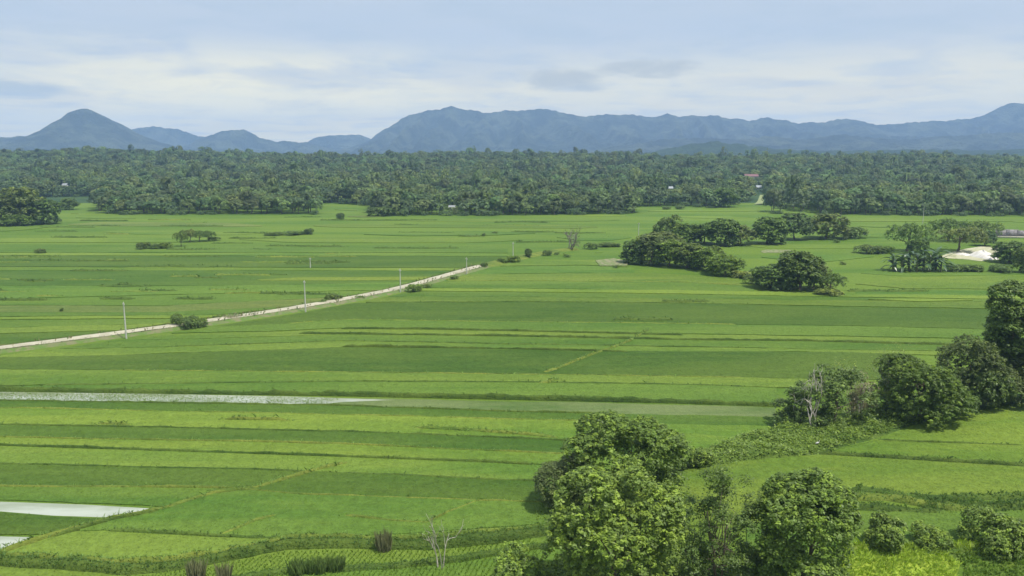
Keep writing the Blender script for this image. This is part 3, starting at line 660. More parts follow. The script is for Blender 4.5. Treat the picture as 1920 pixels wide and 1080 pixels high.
# ------------------------------------------------------------------ trees
def norm(a): return a / (np.linalg.norm(a, axis=-1, keepdims=True) + 1e-9)
def make_lobes(kind, W, H, rng):
    """ellipsoids (centre, radii) that make the crown of a tree W wide and H high"""
    L = []
    R = W / 2
    if kind == 'round':
        for i in range(15):
            z = rng.uniform(.28, .84); rmax = math.sqrt(max(0, 1 - ((z - .42) / .58) ** 2)); a = rng.uniform(0, 2 * PI); r = rmax * R * .62 * rng.uniform(.55, 1.0)
            q = R * rng.uniform(.30, .44); L.append((r * math.cos(a), r * math.sin(a), z * H, q, q, q * .85))
        L.append((0, 0, .52 * H, R * .6, R * .6, H * .3))
    elif kind == 'dense':       # full to the ground
        for i in range(26):
            z = rng.uniform(.12, .88); rmax = math.sqrt(max(0, 1 - ((z - .38) / .62) ** 2)); a = rng.uniform(0, 2 * PI); r = rmax * R * .68 * rng.uniform(.7, 1.0)
            q = R * rng.uniform(.26, .38); L.append((r * math.cos(a), r * math.sin(a), z * H, q, q, q * .9))
        L.append((0, 0, .45 * H, R * .66, R * .66, H * .36))
    elif kind == 'broad':
        for i in range(20):
            z = rng.uniform(.14, .84); rmax = max(.0, 1 - ((z - .42) / .6) ** 4) ** .5; a = rng.uniform(0, 2 * PI); r = rmax * R * .68 * rng.uniform(.6, 1.0)
            q = R * rng.uniform(.24, .36); L.append((r * math.cos(a), r * math.sin(a), z * H, q, q, q * .85))
        L.append((0, 0, .45 * H, R * .6, R * .6, H * .34))
    elif kind == 'loose':
        for i in range(46):
            z = rng.uniform(.10, .95); rm = 1.0 - .55 * max(0, (z - .45) / .55); a = rng.uniform(0, 2 * PI); r = rm * R * .92 * math.sqrt(rng.uniform(.05, 1.0))
            q = R * rng.uniform(.10, .19); L.append((r * math.cos(a), r * math.sin(a), z * H, q, q, q * .9))
    elif kind == 'forest':
        for i in range(9):
            z = rng.uniform(.3, .78); rmax = math.sqrt(max(0, 1 - ((z - .36) / .6) ** 2)); a = i * 2.4 + rng.uniform(-.3, .3); r = rmax * R * .62 * rng.uniform(.6, 1.0)
            q = R * rng.uniform(.34, .46); L.append((r * math.cos(a), r * math.sin(a), z * H, q, q, q * .72))
        L.append((0, 0, .48 * H, R * .7, R * .7, H * .36))
    elif kind == 'shrub':
        for i in range(11):
            a = rng.uniform(0, 2 * PI); r = R * rng.uniform(.2, .68); z = rng.uniform(.2, .68) * (1.1 - .5 * r / R)
            q = R * rng.uniform(.28, .42); L.append((r * math.cos(a), r * math.sin(a), z * H, q, q, min(q, H * .32)))
    elif kind == 'umbrella':
        for i in range(15):
            a = rng.uniform(0, 2 * PI); r = R * math.sqrt(rng.uniform(.0, .6)); z = .68 - .24 * (r / R) ** 2 + rng.uniform(-.14, .08)
            q = R * rng.uniform(.28, .40); L.append((r * math.cos(a), r * math.sin(a), z * H, q, q, min(q * .75, H * .27)))
    elif kind == 'tall':
        for i in range(22):
            z = rng.uniform(.16, .92); rm = (1.0 - .55 * max(0, (z - .55) / .45)) * (.75 + .25 * math.sin(z * 9)); a = rng.uniform(0, 2 * PI); r = rm * R * .6 * rng.uniform(.4, 1.0)
            q = R * rng.uniform(.30, .44) * (1 - .25 * z); L.append((r * math.cos(a), r * math.sin(a), z * H, q, q, q * 1.05))
    elif kind == 'sparse':
        for i in range(16):
            z = rng.uniform(.22, .95); rm = 1.0 - .6 * max(0, (z - .5) / .5); a = rng.uniform(0, 2 * PI); r = rm * R * .75 * rng.uniform(.3, 1.0)
            q = R * rng.uniform(.17, .28); L.append((r * math.cos(a), r * math.sin(a), z * H, q, q, q * .8))
    elif kind == 'bamboo':
        for i in range(16):
            a = rng.uniform(0, 2 * PI); r = R * math.sqrt(rng.rand()) * .8; z = rng.uniform(.5, .92) - .25 * (r / R) ** 2
            q = R * rng.uniform(.16, .24); L.append((r * math.cos(a), r * math.sin(a), z * H, q, q, H * rng.uniform(.10, .18)))
        L.append((0, 0, .35 * H, R * .55, R * .55, H * .35))
    return np.array(L)
def crown_arrays(L, leaf, n_clump, per, rng, spread=None, tipbright=.35, droop=.0, inner=.12, fold=0.0, tint=(1, 1, 1), flat=.7, shell=0.0, clip=None, fuzzy=False, jit=.38):
    A = (L[:, 3] * L[:, 4]) ** .8 * L[:, 5] ** .4; pr = A / A.sum()
    k = rng.choice(len(L), int(n_clump * 3.4), p=pr)
    u = norm(rng.randn(len(k), 3)); u[:, 2] = np.where(u[:, 2] < -.45, -u[:, 2], u[:, 2])
    sh = np.where(rng.rand(len(k)) < inner, rng.uniform(.55, .9, len(k)), rng.uniform(.80, 1.12, len(k)))
    c = L[k, :3] + u * L[k, 3:6] * sh[:, None]
    # drop clumps buried in other lobes
    bury = np.zeros(len(k), bool)
    for j in range(len(L)):
        e = (((c - L[j, :3]) / (L[j, 3:6] * .82)) ** 2).sum(1) < 1
        bury |= e & (k != j)
    keep = (~bury) | (rng.rand(len(k)) < .05); keep &= c[:, 2] > .15
    if clip:
        R_, H_, ex, rough_ = clip; zz = (c[:, 2] / H_ - .4) / .6; pr_ = np.maximum(.02, 1 - np.clip(zz, 0, .995) ** ex) ** (1 / ex) * (1 - .22 * np.clip(-zz, 0, 1) ** 2)
        aa = np.arctan2(c[:, 1], c[:, 0]); pr_ = pr_ * (1 + rough_ * (.6 * np.sin(3 * aa + 9 * zz + len(L)) + .5 * np.sin(5 * aa - 7 * zz) + .4 * np.sin(2 * aa + 4 * zz)))
        keep &= np.hypot(c[:, 0], c[:, 1]) < R_ * pr_ * .97
    c, u = c[keep][:n_clump], u[keep][:n_clump]
    n = len(c); spread = spread if spread is not None else leaf * 1.1
    cl_t = rng.uniform(.66, 1.15, n)[:, None] * np.ones((1, 3))
    br = rng.rand(n) < tipbright; cl_t[br] *= np.array([1.62, 1.52, 1.15])
    C = np.repeat(c, per, 0); O = np.repeat(u, per, 0); N = n * per
    sz = np.repeat(rng.uniform(.7, 1.3, n), per)[:, None]
    o = norm(rng.randn(N, 3) + O * .9 + np.array([0, 0, .55]))          # leaves clothe the outer side of each bough end
    pos = C + o * spread * sz * (rng.uniform(.1, 1.7, (N, 1)) if fuzzy else rng.uniform(.6, 1.05, (N, 1)))
    nrm = norm(o * (1 - shell) + O * shell * 1.3 + np.array([0, 0, .75]) + rng.randn(N, 3) * jit)
    d = norm(np.cross(nrm, rng.randn(N, 3))); d = norm(d + o * .25 - np.array([0, 0, droop]))
    s = norm(np.cross(nrm, d)); up = nrm; ln = leaf * rng.uniform(.7, 1.3, N)[:, None]; wd = ln * rng.uniform(.42, .62, N)[:, None]
    pos = pos - d * ln * .5
    mid_ = pos + d * ln * .5 + up * ln * .06
    V = np.stack([pos, mid_ + s * wd * .5, pos + d * ln, mid_ - s * wd * .5], 1).reshape(-1, 3)
    V[:, 2] = np.maximum(V[:, 2], .05)
    Q = np.arange(len(V)).reshape(-1, 4)
    T_ = np.repeat(cl_t, per, 0) * rng.uniform(.86, 1.16, (N, 1)) * np.array(tint)
    return V, Q, np.repeat(T_, 4, 0)
def trunk_mb(L, H, r0, rng, limbs=6, top=.62, lean=0.0, forks=1):
    b = MB()
    for f in range(forks):
        a = rng.uniform(0, 2 * PI); sp = 0 if forks == 1 else r0 * 1.6
        base = np.array([sp * math.cos(a), sp * math.sin(a), -.1]); z = np.linspace(0, top * H, 7)
        wob = rng.randn(7, 2).cumsum(0) * r0 * .45; wob[0] = 0
        p = np.column_stack([base[0] + wob[:, 0] + lean * z + (z * .22 * math.cos(a) if forks > 1 else 0), base[1] + wob[:, 1] + (z * .22 * math.sin(a) if forks > 1 else 0), z - .1])
        rr = np.linspace(1, .38, 7) * r0; rr[0] *= 1.35
        b.tube(p, rr, 7)
        for i in rng.choice(len(L), min(limbs, len(L)), replace=False):
            j = rng.randint(2, 6); s = p[j]; e = L[i, :3] * np.array([.9, .9, 1.0])
            if e[2] < s[2] * .7: continue
            m = (s + e) / 2 + rng.randn(3) * .05 * H * np.array([1, 1, .3]) + np.array([0, 0, -.02 * H])
            b.tube(np.array([s, s * .55 + m * .45, m, m * .45 + e * .55, e]), np.linspace(.55, .12, 5) * r0 * (1 - .08 * j), 5)
    return b
CROWNS = {}
def crown_mesh(key, kind, W, H, leaf, ncl, per, mat, seed, barkm=None, r0=.25, **kw):
    rng = RS(seed); tk = {k: kw.pop(k) for k in ('limbs', 'top', 'lean', 'forks') if k in kw}
    L = make_lobes(kind, W, H, rng)
    if kind in ('dense', 'broad'): kw['clip'] = (W / 2, H, 2.0 if kind == 'dense' else 2.7, kw.pop('ragged', .24))
    if kind == 'loose': kw['fuzzy'] = True; kw['inner'] = .5
    V, Q, C = crown_arrays(L, leaf, ncl, per, rng, **kw)
    q_ = np.percentile(np.abs(V[:, :2]), 97.5); kx = (W / 2) / max(q_, .1); kz = H / np.percentile(V[:, 2], 99.7)
    V[:, :2] *= kx; V[:, 2] *= kz; L[:, :2] *= kx; L[:, 2] *= kz
    cm = np_mesh('crown', V, Q, mat, cols=C)
    tm = trunk_mb(L, H, r0, rng, **tk).mesh('trunk', barkm or M_bark, True)
    CROWNS[key] = (cm, tm, W, H); return CROWNS[key]
def place_tree(key, px, py, w_px, top_py, name, label, cat, group=None, rot=None, z0=0.0, depth_k=1.0):
    """stand a tree with its foot at that spot of the plain, as wide and high as it looks there"""
    cm, tm, W, H = CROWNS[key]
    p = G(px, py, z0); d = p[1]
    h = CAM_H + (ray(px, top_py)[2] / ray(px, top_py)[1]) * (d + .0) - z0
    wm = w_px / F * d * (1.16 if cat == 'tree' and key not in ('m_umb', 'm_umb2') else 1.0)
    o = link(name, None, loc=p, label=label, cat=cat, group=group)
    o.rotation_euler = (0, 0, rot if rot is not None else rs.uniform(0, 6.28))
    s = wm / W; o.scale = (s, s * depth_k, max(.2, h) / H)
    link('crown', cm, o); link('trunk', tm, o)
    return o

# shared crowns for the middle distance
crown_mesh('m_round', 'dense', 9, 9, .5, 560, 12,  M_leafdark, 31, spread=.48)
crown_mesh('m_round2', 'dense', 9, 9, .5, 560, 12,  M_leaf, 32, spread=.48)
crown_mesh('m_olive', 'dense', 9, 8, .5, 560, 12,  M_leafolive, 33, spread=.48)
crown_mesh('m_dense', 'dense', 8, 8, .5, 560, 12,  M_leafdark, 34, spread=.48)
crown_mesh('m_dense2', 'dense', 8, 8, .5, 560, 12,  M_leaf, 35, spread=.48)
crown_mesh('m_blue', 'dense', 8, 10, .5, 560, 12,  M_leafblue, 36, spread=.48)
crown_mesh('m_umb', 'umbrella', 14, 9, .5, 384, 16,  M_leafdark, 37, spread=.6, r0=.4)
crown_mesh('m_umb2', 'umbrella', 14, 9, .5, 384, 16,  M_leafolive, 38, spread=.6, r0=.4)
crown_mesh('m_shrub', 'shrub', 5, 3.2, .42, 148, 16,  M_leafdark, 39, spread=.6, r0=.1)
crown_mesh('m_shrub2', 'shrub', 5, 3.2, .42, 148, 16,  M_leaf, 40, spread=.6, r0=.1)
crown_mesh('m_shrubp', 'shrub', 5, 3, .42, 136, 16,  M_leafpale, 41, spread=.6, r0=.1)
crown_mesh('m_tuft', 'shrub', 3, 2, .4, 43, 16,  M_leafdark, 42, spread=.6, r0=.08)

MIDTREES = [   # key, x, foot y, width, top y, label
 ('m_round', 1253, 452, 46, 403, 'tall dark round-headed tree at the left end of the back tree row'),
 ('m_dense2', 1292, 456, 44, 419, 'lower green tree just right of the dark round-headed tree in the back row'),
 ('m_round', 1320, 456, 44, 417, 'dark tree third from the left in the back tree row'),
 ('m_dense', 1350, 460, 54, 410, 'broad dark tree with a humped top in the middle of the back tree row'),
 ('m_olive', 1387, 459, 44, 422, 'low olive-grey tree left of the gap in the back tree row'),
 ('m_dense', 1438, 457, 56, 407, 'rounded dark tree between the olive tree and the blue-green tree in the back row'),
 ('m_blue', 1490, 449, 50, 399, 'tall blue-green tree left of the domed brown-topped tree'),
 ('m_olive', 1549, 447, 64, 401, 'domed brown-topped tree near the right end of the back tree row'),
 ('m_shrub', 1598, 446, 52, 425, 'low dark scrub at the right end of the back tree row'),
 ('m_dense', 1190, 494, 42, 450, 'very dark tree at the left tip of the front thicket'),
 ('m_olive', 1218, 494, 66, 440, 'wide brownish tree on the left of the front thicket'),
 ('m_round2', 1256, 499, 56, 450, 'green tree in the middle of the front thicket beside the brownish tree'),
 ('m_olive', 1240, 478, 70, 436, 'brown-tinged tree top standing behind the front thicket'),
 ('m_dense', 1288, 502, 50, 456, 'dark tree right of centre in the front thicket'),
 ('m_round2', 1322, 507, 52, 466, 'mid green bushy tree toward the right of the front thicket'),
 ('m_dense2', 1336, 500, 40, 462, 'leafy tree with a pointed top behind the right end of the front thicket'),
 ('m_round2', 1358, 516, 58, 477, 'light green rounded tree at the right end of the front thicket'),
 ('m_shrubp', 1390, 521, 34, 507, 'small pale bush trailing off the right end of the front thicket'),
 ('m_dense', 1446, 540, 74, 496, 'grey-green bushy tree on the left of the isolated clump'),
 ('m_dense', 1500, 543, 70, 471, 'tallest dark tree in the middle of the isolated clump'),
 ('m_olive', 1524, 541, 48, 488, 'olive tree leaning on the right flank of the isolated clump'),
 ('m_shrub', 1412, 532, 34, 514, 'small loose bush at the left foot of the isolated clump'),
 ('m_umb', 1557, 549, 54, 512, 'small round-crowned tree with visible trunk right of the isolated clump'),
 ('m_umb', 1701, 471, 74, 417, 'dark spreading umbrella tree behind the banana clump'),
 ('m_dense', 1718, 477, 32, 448, 'small very dark tree tucked under the spreading umbrella tree'),
 ('m_umb', 1778, 452, 70, 409, 'wide flat-topped tree at the back of the sandy yard'),
 ('m_umb2', 1796, 472, 84, 424, 'grey-green umbrella tree with dark trunks beside the white sand heap'),
 ('m_umb', 1838, 453, 64, 413, 'dark spreading tree behind the blue-green bush'),
 ('m_blue', 1847, 461, 36, 432, 'blue-green bush right of the grey-green umbrella tree'),
 ('m_dense', 1893, 492, 62, 452, 'dark bushy tree right of the white sand heap'),
 ('m_dense', 1921, 511, 36, 462, 'dark tree cut by the right edge below the grey wall'),
 ('m_shrub', 1625, 475, 40, 459, 'dark low bush at the left end of the hedge below the umbrella tree'),
 ('m_shrub2', 1655, 474, 36, 461, 'green low bush at the right end of the hedge below the umbrella tree'),
 ('m_shrub', 1795, 508, 44, 496, 'low dark bush right of the banana clump'),
 ('m_shrub2', 1826, 508, 38, 497, 'low green bush in front of the white sand heap'),
 ('m_shrub', 1876, 510, 44, 496, 'low round dark bush near the right edge below the sandy yard'),
 ('m_olive', 38, 421, 70, 352, 'broad grey-green tree of the near wood at the left edge'),
 ('m_dense', 5, 422, 56, 362, 'leafy tree cut by the left edge in the near wood'),
 ('m_dense', 82, 420, 46, 374, 'dark tree at the right end of the near wood at the left edge'),
 ('m_round', 62, 416, 50, 364, 'dark tree rising behind the near wood at the left edge'),
 ('m_shrub2', 30, 424, 50, 402, 'green undergrowth bush at the foot of the near wood'),
 ('m_dense', 131, 393, 32, 371, 'lone dark round bush in the gap between the two left woods'),
 ('m_shrub', 270, 467, 26, 454, 'dark bush at the left end of the hedge on the left fields'),
 ('m_shrub', 290, 467, 22, 456, 'small bush in the middle of the hedge on the left fields'),
 ('m_shrub2', 311, 466, 24, 454, 'bush at the right end of the hedge on the left fields'),
 ('m_umb', 340, 463, 26, 432, 'thin-stemmed small tree at the left end of the flat-topped grove'),
 ('m_umb2', 356, 454, 30, 430, 'flat-topped tree in the left half of the small grove on the left fields'),
 ('m_umb', 374, 453, 32, 431, 'flat-topped tree in the middle of the small grove on the left fields'),
 ('m_umb', 392, 452, 28, 432, 'flat-topped tree at the right end of the small grove on the left fields'),
 ('m_shrub', 402, 451, 20, 444, 'dark bush at the right foot of the small grove'),
 ('m_shrub', 75, 475, 17, 466, 'lone round dark bush on the fields at far left'),
 ('m_shrub', 579, 439, 20, 428, 'dark bush at the right end of the low weed line on the left fields'),
 ('m_shrub2', 552, 440, 40, 433, 'low grey-green bush left of the dark bush on the weed line'),
 ('m_shrub2', 516, 441, 34, 435, 'low spreading weed bush at the left end of the weed line'),
 ('m_dense', 638, 412, 15, 399, 'small dark bush below the recess in the forest edge'),
 ('m_tuft', 578, 437, 16, 429, 'small dark tuft beside the weed line bush'),
 ('m_tuft', 116, 584, 9, 576, 'tiny dark bush alone in the fields left of the first pole'),
 ('m_shrub', 333, 613, 26, 588, 'upright dark roadside bush left of the roadside bush group'),
 ('m_shrub', 358, 615, 40, 593, 'broad dark roadside bush with pale stems in the roadside bush group'),
 ('m_shrub', 378, 614, 24, 597, 'dark bush at the right end of the roadside bush group'),
 ('m_tuft', 408, 600, 14, 592, 'small dark weed bush beyond the dirt road right of the bush group'),
 ('m_tuft', 428, 598, 20, 590, 'dark low weed bush beside pale stalks beyond the dirt road'),
 ('m_tuft', 442, 597, 12, 588, 'little dark bush at the road bend before the second pole'),
 ('m_shrub', 626, 565, 28, 551, 'roadside bush between the second and third poles'),
 ('m_tuft', 606, 570, 16, 561, 'small roadside weed bush left of the bush between the poles'),
 ('m_tuft', 675, 561, 18, 553, 'roadside weed bush where the road steepens'),
 ('m_shrub2', 775, 547, 28, 533, 'green roadside bush just right of the third pole'),
 ('m_tuft', 800, 540, 20, 531, 'roadside weed bush right of the third pole on the field side'),
 ('m_tuft', 852, 524, 18, 515, 'roadside weed bush near the fourth pole'),
 ('m_shrub', 908, 502, 14, 492, 'dark bush closing the far end of the dirt road'),
 ('m_shrub2', 942, 493, 20, 483, 'green bush on the embankment left of the fifth pole'),
 ('m_shrub2', 964, 492, 26, 479, 'pale green bush at the foot of the fifth pole'),
 ('m_dense', 991, 483, 13, 466, 'upright dark bush right of the fifth pole'),
 ('m_shrub', 1026, 479, 18, 469, 'small dark bush midway between fifth pole and the bare tree'),
 ('m_tuft', 1044, 478, 10, 472, 'tiny bush left of the bare tree'),
 ('m_tuft', 1062, 482, 14, 475, 'low green tuft at the near foot of the bare tree'),
 ('m_shrub', 1107, 467, 22, 455, 'round brownish bush right of the bare tree'),
 ('m_shrub2', 1140, 462, 40, 455, 'low scrub line between the bare tree and the front thicket'),
 ('m_tuft', 1155, 503, 10, 496, 'tiny dark bush beside the tilled patch left of the thicket'),
 ('m_tuft', 907, 443, 9, 436, 'tiny dark bush in the fields left of the bare tree, nearer one'),
 ('m_tuft', 928, 438, 11, 433, 'tiny flat bush in the fields left of the bare tree, farther one'),
 ('m_tuft', 1540, 449, 12, 444, 'small dark tuft in front of the domed brown-topped tree'),
 ('m_tuft', 1580, 496, 12, 490, 'small dark tuft alone in the field left of the banana clump'),
 ('m_tuft', 1568, 455, 12, 448, 'tiny tuft below the scrub of the back row'),
 ('m_shrubp', 1555, 553, 44, 541, 'bright yellow-green scrub at the foot of the small round-crowned tree'),
 ('m_shrub', 1250, 393, 18, 387, 'dark little bush in front of the forest edge left of the gap'),
 ('m_shrub', 1275, 392, 20, 385, 'second dark little bush in front of the forest edge near the gap'),
 ('m_dense', 1360, 388, 40, 352, 'lone rounded tree standing forward of the forest in the gap'),
 ('m_shrub', 716, 405, 44, 388, 'dark bush standing forward of the forest right of the recess'),
 ('m_shrub2', 742, 404, 16, 396, 'small green bush beside the dark forward bush at the forest foot'),
]
for key, x, y, wd, ty, lab in MIDTREES:
    W_, H_ = CROWNS[key][2], CROWNS[key][3]
    bush = ('bush' in lab or 'scrub' in lab or 'tuft' in lab or 'weed' in lab)
    place_tree(key, x, y, wd, ty, 'bush' if bush else 'tree', lab, 'bush' if bush else 'tree')

# ------------------------------------------------------------------ near trees
def near_tree(px, py, w_px, top_py, name, label, cat, kind, leaf, ncl, per, mat, seed, bark_m=None, **kw):
    p = G(px, py); d = p[1]; wm = w_px / ray(px, .4 * py + .6 * top_py)[1] * d
    h = CAM_H + ray(px, top_py)[2] / ray(px, top_py)[1] * d
    crown_mesh('near%d' % seed, kind, wm, h, leaf, ncl, per, mat, seed, bark_m, **kw)
    cm, tm, _, _ = CROWNS['near%d' % seed]
    o = link(name, None, loc=p, label=label, cat=cat)
    link('crown', cm, o); link('trunk', tm, o)
    return o, wm, h
near_tree(1152, 1132, 244, 884, 'tree', 'large leafy tree with light green shoots in the centre foreground', 'tree', 'dense', 0.30, 3351, 13, M_leafbright, 61, tipbright=.42, r0=.32, spread=0.30, ragged=.10)
near_tree(1168, 942, 206, 783, 'tree', 'round-crowned tree just behind the large leafy foreground tree', 'tree', 'broad', 0.30, 2713, 13, M_leafbright, 62, tipbright=.32, r0=.3, spread=0.30)
near_tree(1503, 1118, 180, 890, 'tree', 'compact egg-shaped dark tree in the right foreground', 'tree', 'dense', 0.30, 2713, 13, M_leafbright, 163, tipbright=.26, r0=.28, spread=0.30, ragged=.10)
near_tree(1068, 952, 120, 866, 'shrub', 'grey-olive shrub at the left side of the round-crowned tree', 'shrub', 'shrub', 0.21, 1356, 13, M_leafolive, 64, r0=.12, tipbright=.1, spread=0.30)
near_tree(1352, 1112, 138, 874, 'tree', 'slender open tree with thin branches between the two leafy foreground trees', 'tree', 'loose', .24, 900, 10, M_leafthin, 65, r0=.12, limbs=14, forks=3, top=.7, tipbright=.15, inner=.4, spread=.36)
near_tree(1300, 1104, 130, 935, 'shrub', 'thin olive shrub filling the space right of the large leafy tree', 'shrub', 'loose', .24, 675, 10, M_leafthin, 66, r0=.08, limbs=10, forks=2, top=.6, tipbright=.15, inner=.4, spread=.36)
near_tree(1410, 1105, 84, 925, 'shrub', 'thin brownish shrub against the left side of the egg-shaped tree', 'shrub', 'loose', .24, 405, 10, M_leafthin, 67, r0=.08, limbs=8, forks=2, top=.6, tipbright=.05, inner=.4, spread=.36)
near_tree(968, 1106, 112, 1026, 'bush', 'bushy light green shrub at the bottom edge left of the large tree', 'bush', 'shrub', 0.30, 494, 13, M_leafbright, 68, r0=.08, tipbright=.55, spread=0.30)
near_tree(1668, 1028, 84, 970, 'bush', 'rounded green bush right of the egg-shaped tree', 'bush', 'shrub', 0.28, 446, 13, M_leafbright, 69, r0=.08, tipbright=.35, spread=0.30)
near_tree(1742, 1026, 66, 988, 'bush', 'low bright bush between the two rounded bushes at lower right', 'bush', 'shrub', 0.26, 262, 13, M_leafbright, 70, r0=.06, tipbright=.5, spread=0.30)
near_tree(1848, 1030, 110, 960, 'bush', 'large loose bush with pale shoots at lower right', 'bush', 'shrub', 0.28, 606, 13, M_leafbright, 71, r0=.08, tipbright=.45, spread=0.30)
near_tree(1916, 1032, 66, 978, 'bush', 'dark bush cut by the right edge at lower right', 'bush', 'shrub', 0.28, 334, 13, M_leaf, 72, r0=.08, tipbright=.25, spread=0.30)
near_tree(1266, 882, 54, 834, 'bush', 'small dark bush at the right shoulder of the round-crowned tree', 'bush', 'shrub', 0.28, 334, 13, M_leaf, 73, r0=.08, tipbright=.3, spread=0.30)
near_tree(1312, 876, 50, 842, 'bush', 'weedy bush at the near end of the overgrown bank', 'bush', 'shrub', 0.28, 286, 13, M_leafbright, 74, r0=.08, tipbright=.4, spread=0.30)
near_tree(1876, 748, 88, 528, 'tree', 'tall dark column-like tree near the right edge', 'tree', 'tall', 0.37, 1516, 13, M_leafdark, 75, r0=.3, tipbright=.2, spread=0.43)
near_tree(1932, 752, 90, 560, 'tree', 'tall olive tree cut by the right edge beside the column-like tree', 'tree', 'tall', 0.35, 1197, 13, M_leafolive, 76, r0=.3, tipbright=.15, spread=0.43)
near_tree(1812, 758, 116, 634, 'tree', 'olive shrubby tree at the left foot of the tall column-like tree', 'tree', 'dense', 0.28, 1755, 13, M_leafolive, 77, r0=.18, tipbright=.15, spread=0.30)
near_tree(1722, 784, 156, 668, 'tree', 'broad dark green tree in front of the olive shrubby tree', 'tree', 'broad', 0.35, 1915, 13, M_leaf, 78, r0=.25, tipbright=.22, spread=0.30)
near_tree(1672, 745, 60, 692, 'bush', 'small dark bush touching the left side of the broad dark tree', 'bush', 'shrub', 0.32, 334, 13, M_leafdark, 79, r0=.1, spread=0.30)
near_tree(1565, 795, 120, 688, 'tree', 'dark leafy tree wrapped round the pale dead tree on the bank', 'tree', 'loose', .30, 950, 10, M_leafdark, 80, r0=.22, forks=2, tipbright=.2, spread=0.30)
near_tree(1500, 802, 100, 722, 'bush', 'dark bush in front of the pale dead tree left side', 'bush', 'loose', .30, 950, 10, M_leafdark, 81, r0=.1, tipbright=.15, spread=0.30)

near_tree(1768, 776, 124, 690, 'bush', 'dark bush filling the foot between the broad tree and the olive tree', 'bush', 'shrub', .34, 760, 12, M_leafdark, 82, r0=.1, tipbright=.15, spread=.36)
near_tree(1850, 764, 96, 688, 'bush', 'dark green bush at the foot of the tall column-like tree', 'bush', 'shrub', .34, 760, 12, M_leafdark, 83, r0=.1, tipbright=.15, spread=.36)
near_tree(1912, 762, 90, 672, 'bush', 'olive bush at the right edge below the tall olive tree', 'bush', 'shrub', .34, 760, 12, M_leafolive, 84, r0=.1, tipbright=.15, spread=.36)
near_tree(1860, 742, 84, 618, 'tree', 'dark leafy tree between the olive shrubby tree and the column-like tree', 'tree', 'dense', .36, 1500, 12, M_leafdark, 85, r0=.2, tipbright=.15, spread=.4)

near_tree(1668, 772, 104, 640, 'shrub', 'tall wispy pale green growth left of the broad dark tree', 'shrub', 'loose', .2, 210, 6, M_leafpale, 86, M_barkpale, r0=.05, limbs=12, forks=4, top=.8, tipbright=.1, spread=.5)
near_tree(1588, 776, 84, 672, 'shrub', 'thin wispy growth behind the pale dead tree', 'shrub', 'loose', .2, 130, 6, M_leafpale, 87, M_barkpale, r0=.05, limbs=10, forks=4, top=.8, tipbright=.1, spread=.5)

def bare_tree(px, py, top_py, w_px, name, label, seed, mat, r0, depth=4, forks=2, lean=.0, cat='tree', spreadk=.55, leaves=None, nsub=3, wob=.22):
    p = G(px, py); d = p[1]; H = CAM_H + ray(px, top_py)[2] / ray(px, top_py)[1] * d; W = w_px / F * d
    rng = RS(seed); stems, twigs, tips = [], [], []
    def grow(s, dirn, ln, r, lev):
        k = 5; pts = [s]; dd = dirn.copy()
        for i in range(k):
            dd = norm(dd + rng.randn(3) * wob + np.array([0, 0, .06])); pts.append(pts[-1] + dd * ln / k)
        (stems if lev == 0 else twigs).append((np.array(pts), np.linspace(r, r * .55, k + 1)))
        tips.append(pts[-1])
        if lev < depth:
            for q in range(nsub if lev < 2 else 2):
                a = norm(dd + rng.randn(3) * spreadk * np.array([1, 1, .5])); j = rng.randint(2, k + 1)
                grow(np.array(pts[j]), a, ln * rng.uniform(.55, .8), r * .62, lev + 1)
    for f in range(forks):
        a = 2 * PI * f / forks + rng.rand(); grow(np.array([.1 * math.cos(a), .1 * math.sin(a), -.1]), norm(np.array([.35 * math.cos(a) + lean, .35 * math.sin(a), 1.0])), 1.0, r0, 0)
    allv = np.vstack([q[0] for q in stems + twigs]); zs = H / allv[:, 2].max(); xs = W / max(.3, np.ptp(allv[:, 0])); sc3 = np.array([xs, xs, zs])
    o = link(name, None, loc=p, label=label, cat=cat)
    for nm, lst in (('trunk', stems), ('branches', twigs)):
        b = MB()
        for q, rr in lst: b.tube(q * sc3, rr, 6)
        link(nm, b.mesh(nm, mat, True), o, kind='stuff' if nm == 'branches' else None)
    if leaves:
        t = np.array(tips) * sc3; lf, mt, per = leaves; n = len(t)
        C = np.repeat(t, per, 0) + rng.randn(n * per, 3) * lf * 1.2; D_ = norm(rng.randn(n * per, 3)); U = norm(rng.randn(n * per, 3) + np.array([0, 0, 1.]))
        S = norm(np.cross(U, D_)) * lf * .25
        V = np.stack([C, C + D_ * lf * .5 + S, C + D_ * lf, C + D_ * lf * .5 - S], 1).reshape(-1, 3)
        link('crown', np_mesh('crown', V, np.arange(len(V)).reshape(-1, 4), mt, cols=np.ones((len(V), 3)) * rng.uniform(.8, 1.2, (len(V), 1))), o)
    return o
bare_tree(1522, 812, 686, 84, 'dead_tree', 'pale dead tree with curving bare branches on the bank', 5, M_barkpale, .13, depth=3, forks=3, spreadk=.6, wob=.42)
bare_tree(1612, 785, 700, 40, 'dead_tree', 'pale tangle of dead vines right of the pale dead tree', 8, M_barkpale, .08, depth=3, forks=4, spreadk=.6, leaves=(.35, M_dry, 4))
bare_tree(826, 1066, 955, 84, 'sapling', 'bare pale sapling with few thin stems at the field edge, bottom centre', 12, M_barkpale, .06, depth=2, forks=4, spreadk=.3, nsub=2, leaves=(.22, M_leafpale, 1))
bare_tree(1071, 469, 425, 34, 'bare_tree', 'bare grey tree of upright stems at the far end of the road', 15, bark('bark_grey', (.20, .175, .155)), .28, depth=3, forks=4, spreadk=.28, leaves=(.6, M_leafolive, 2))

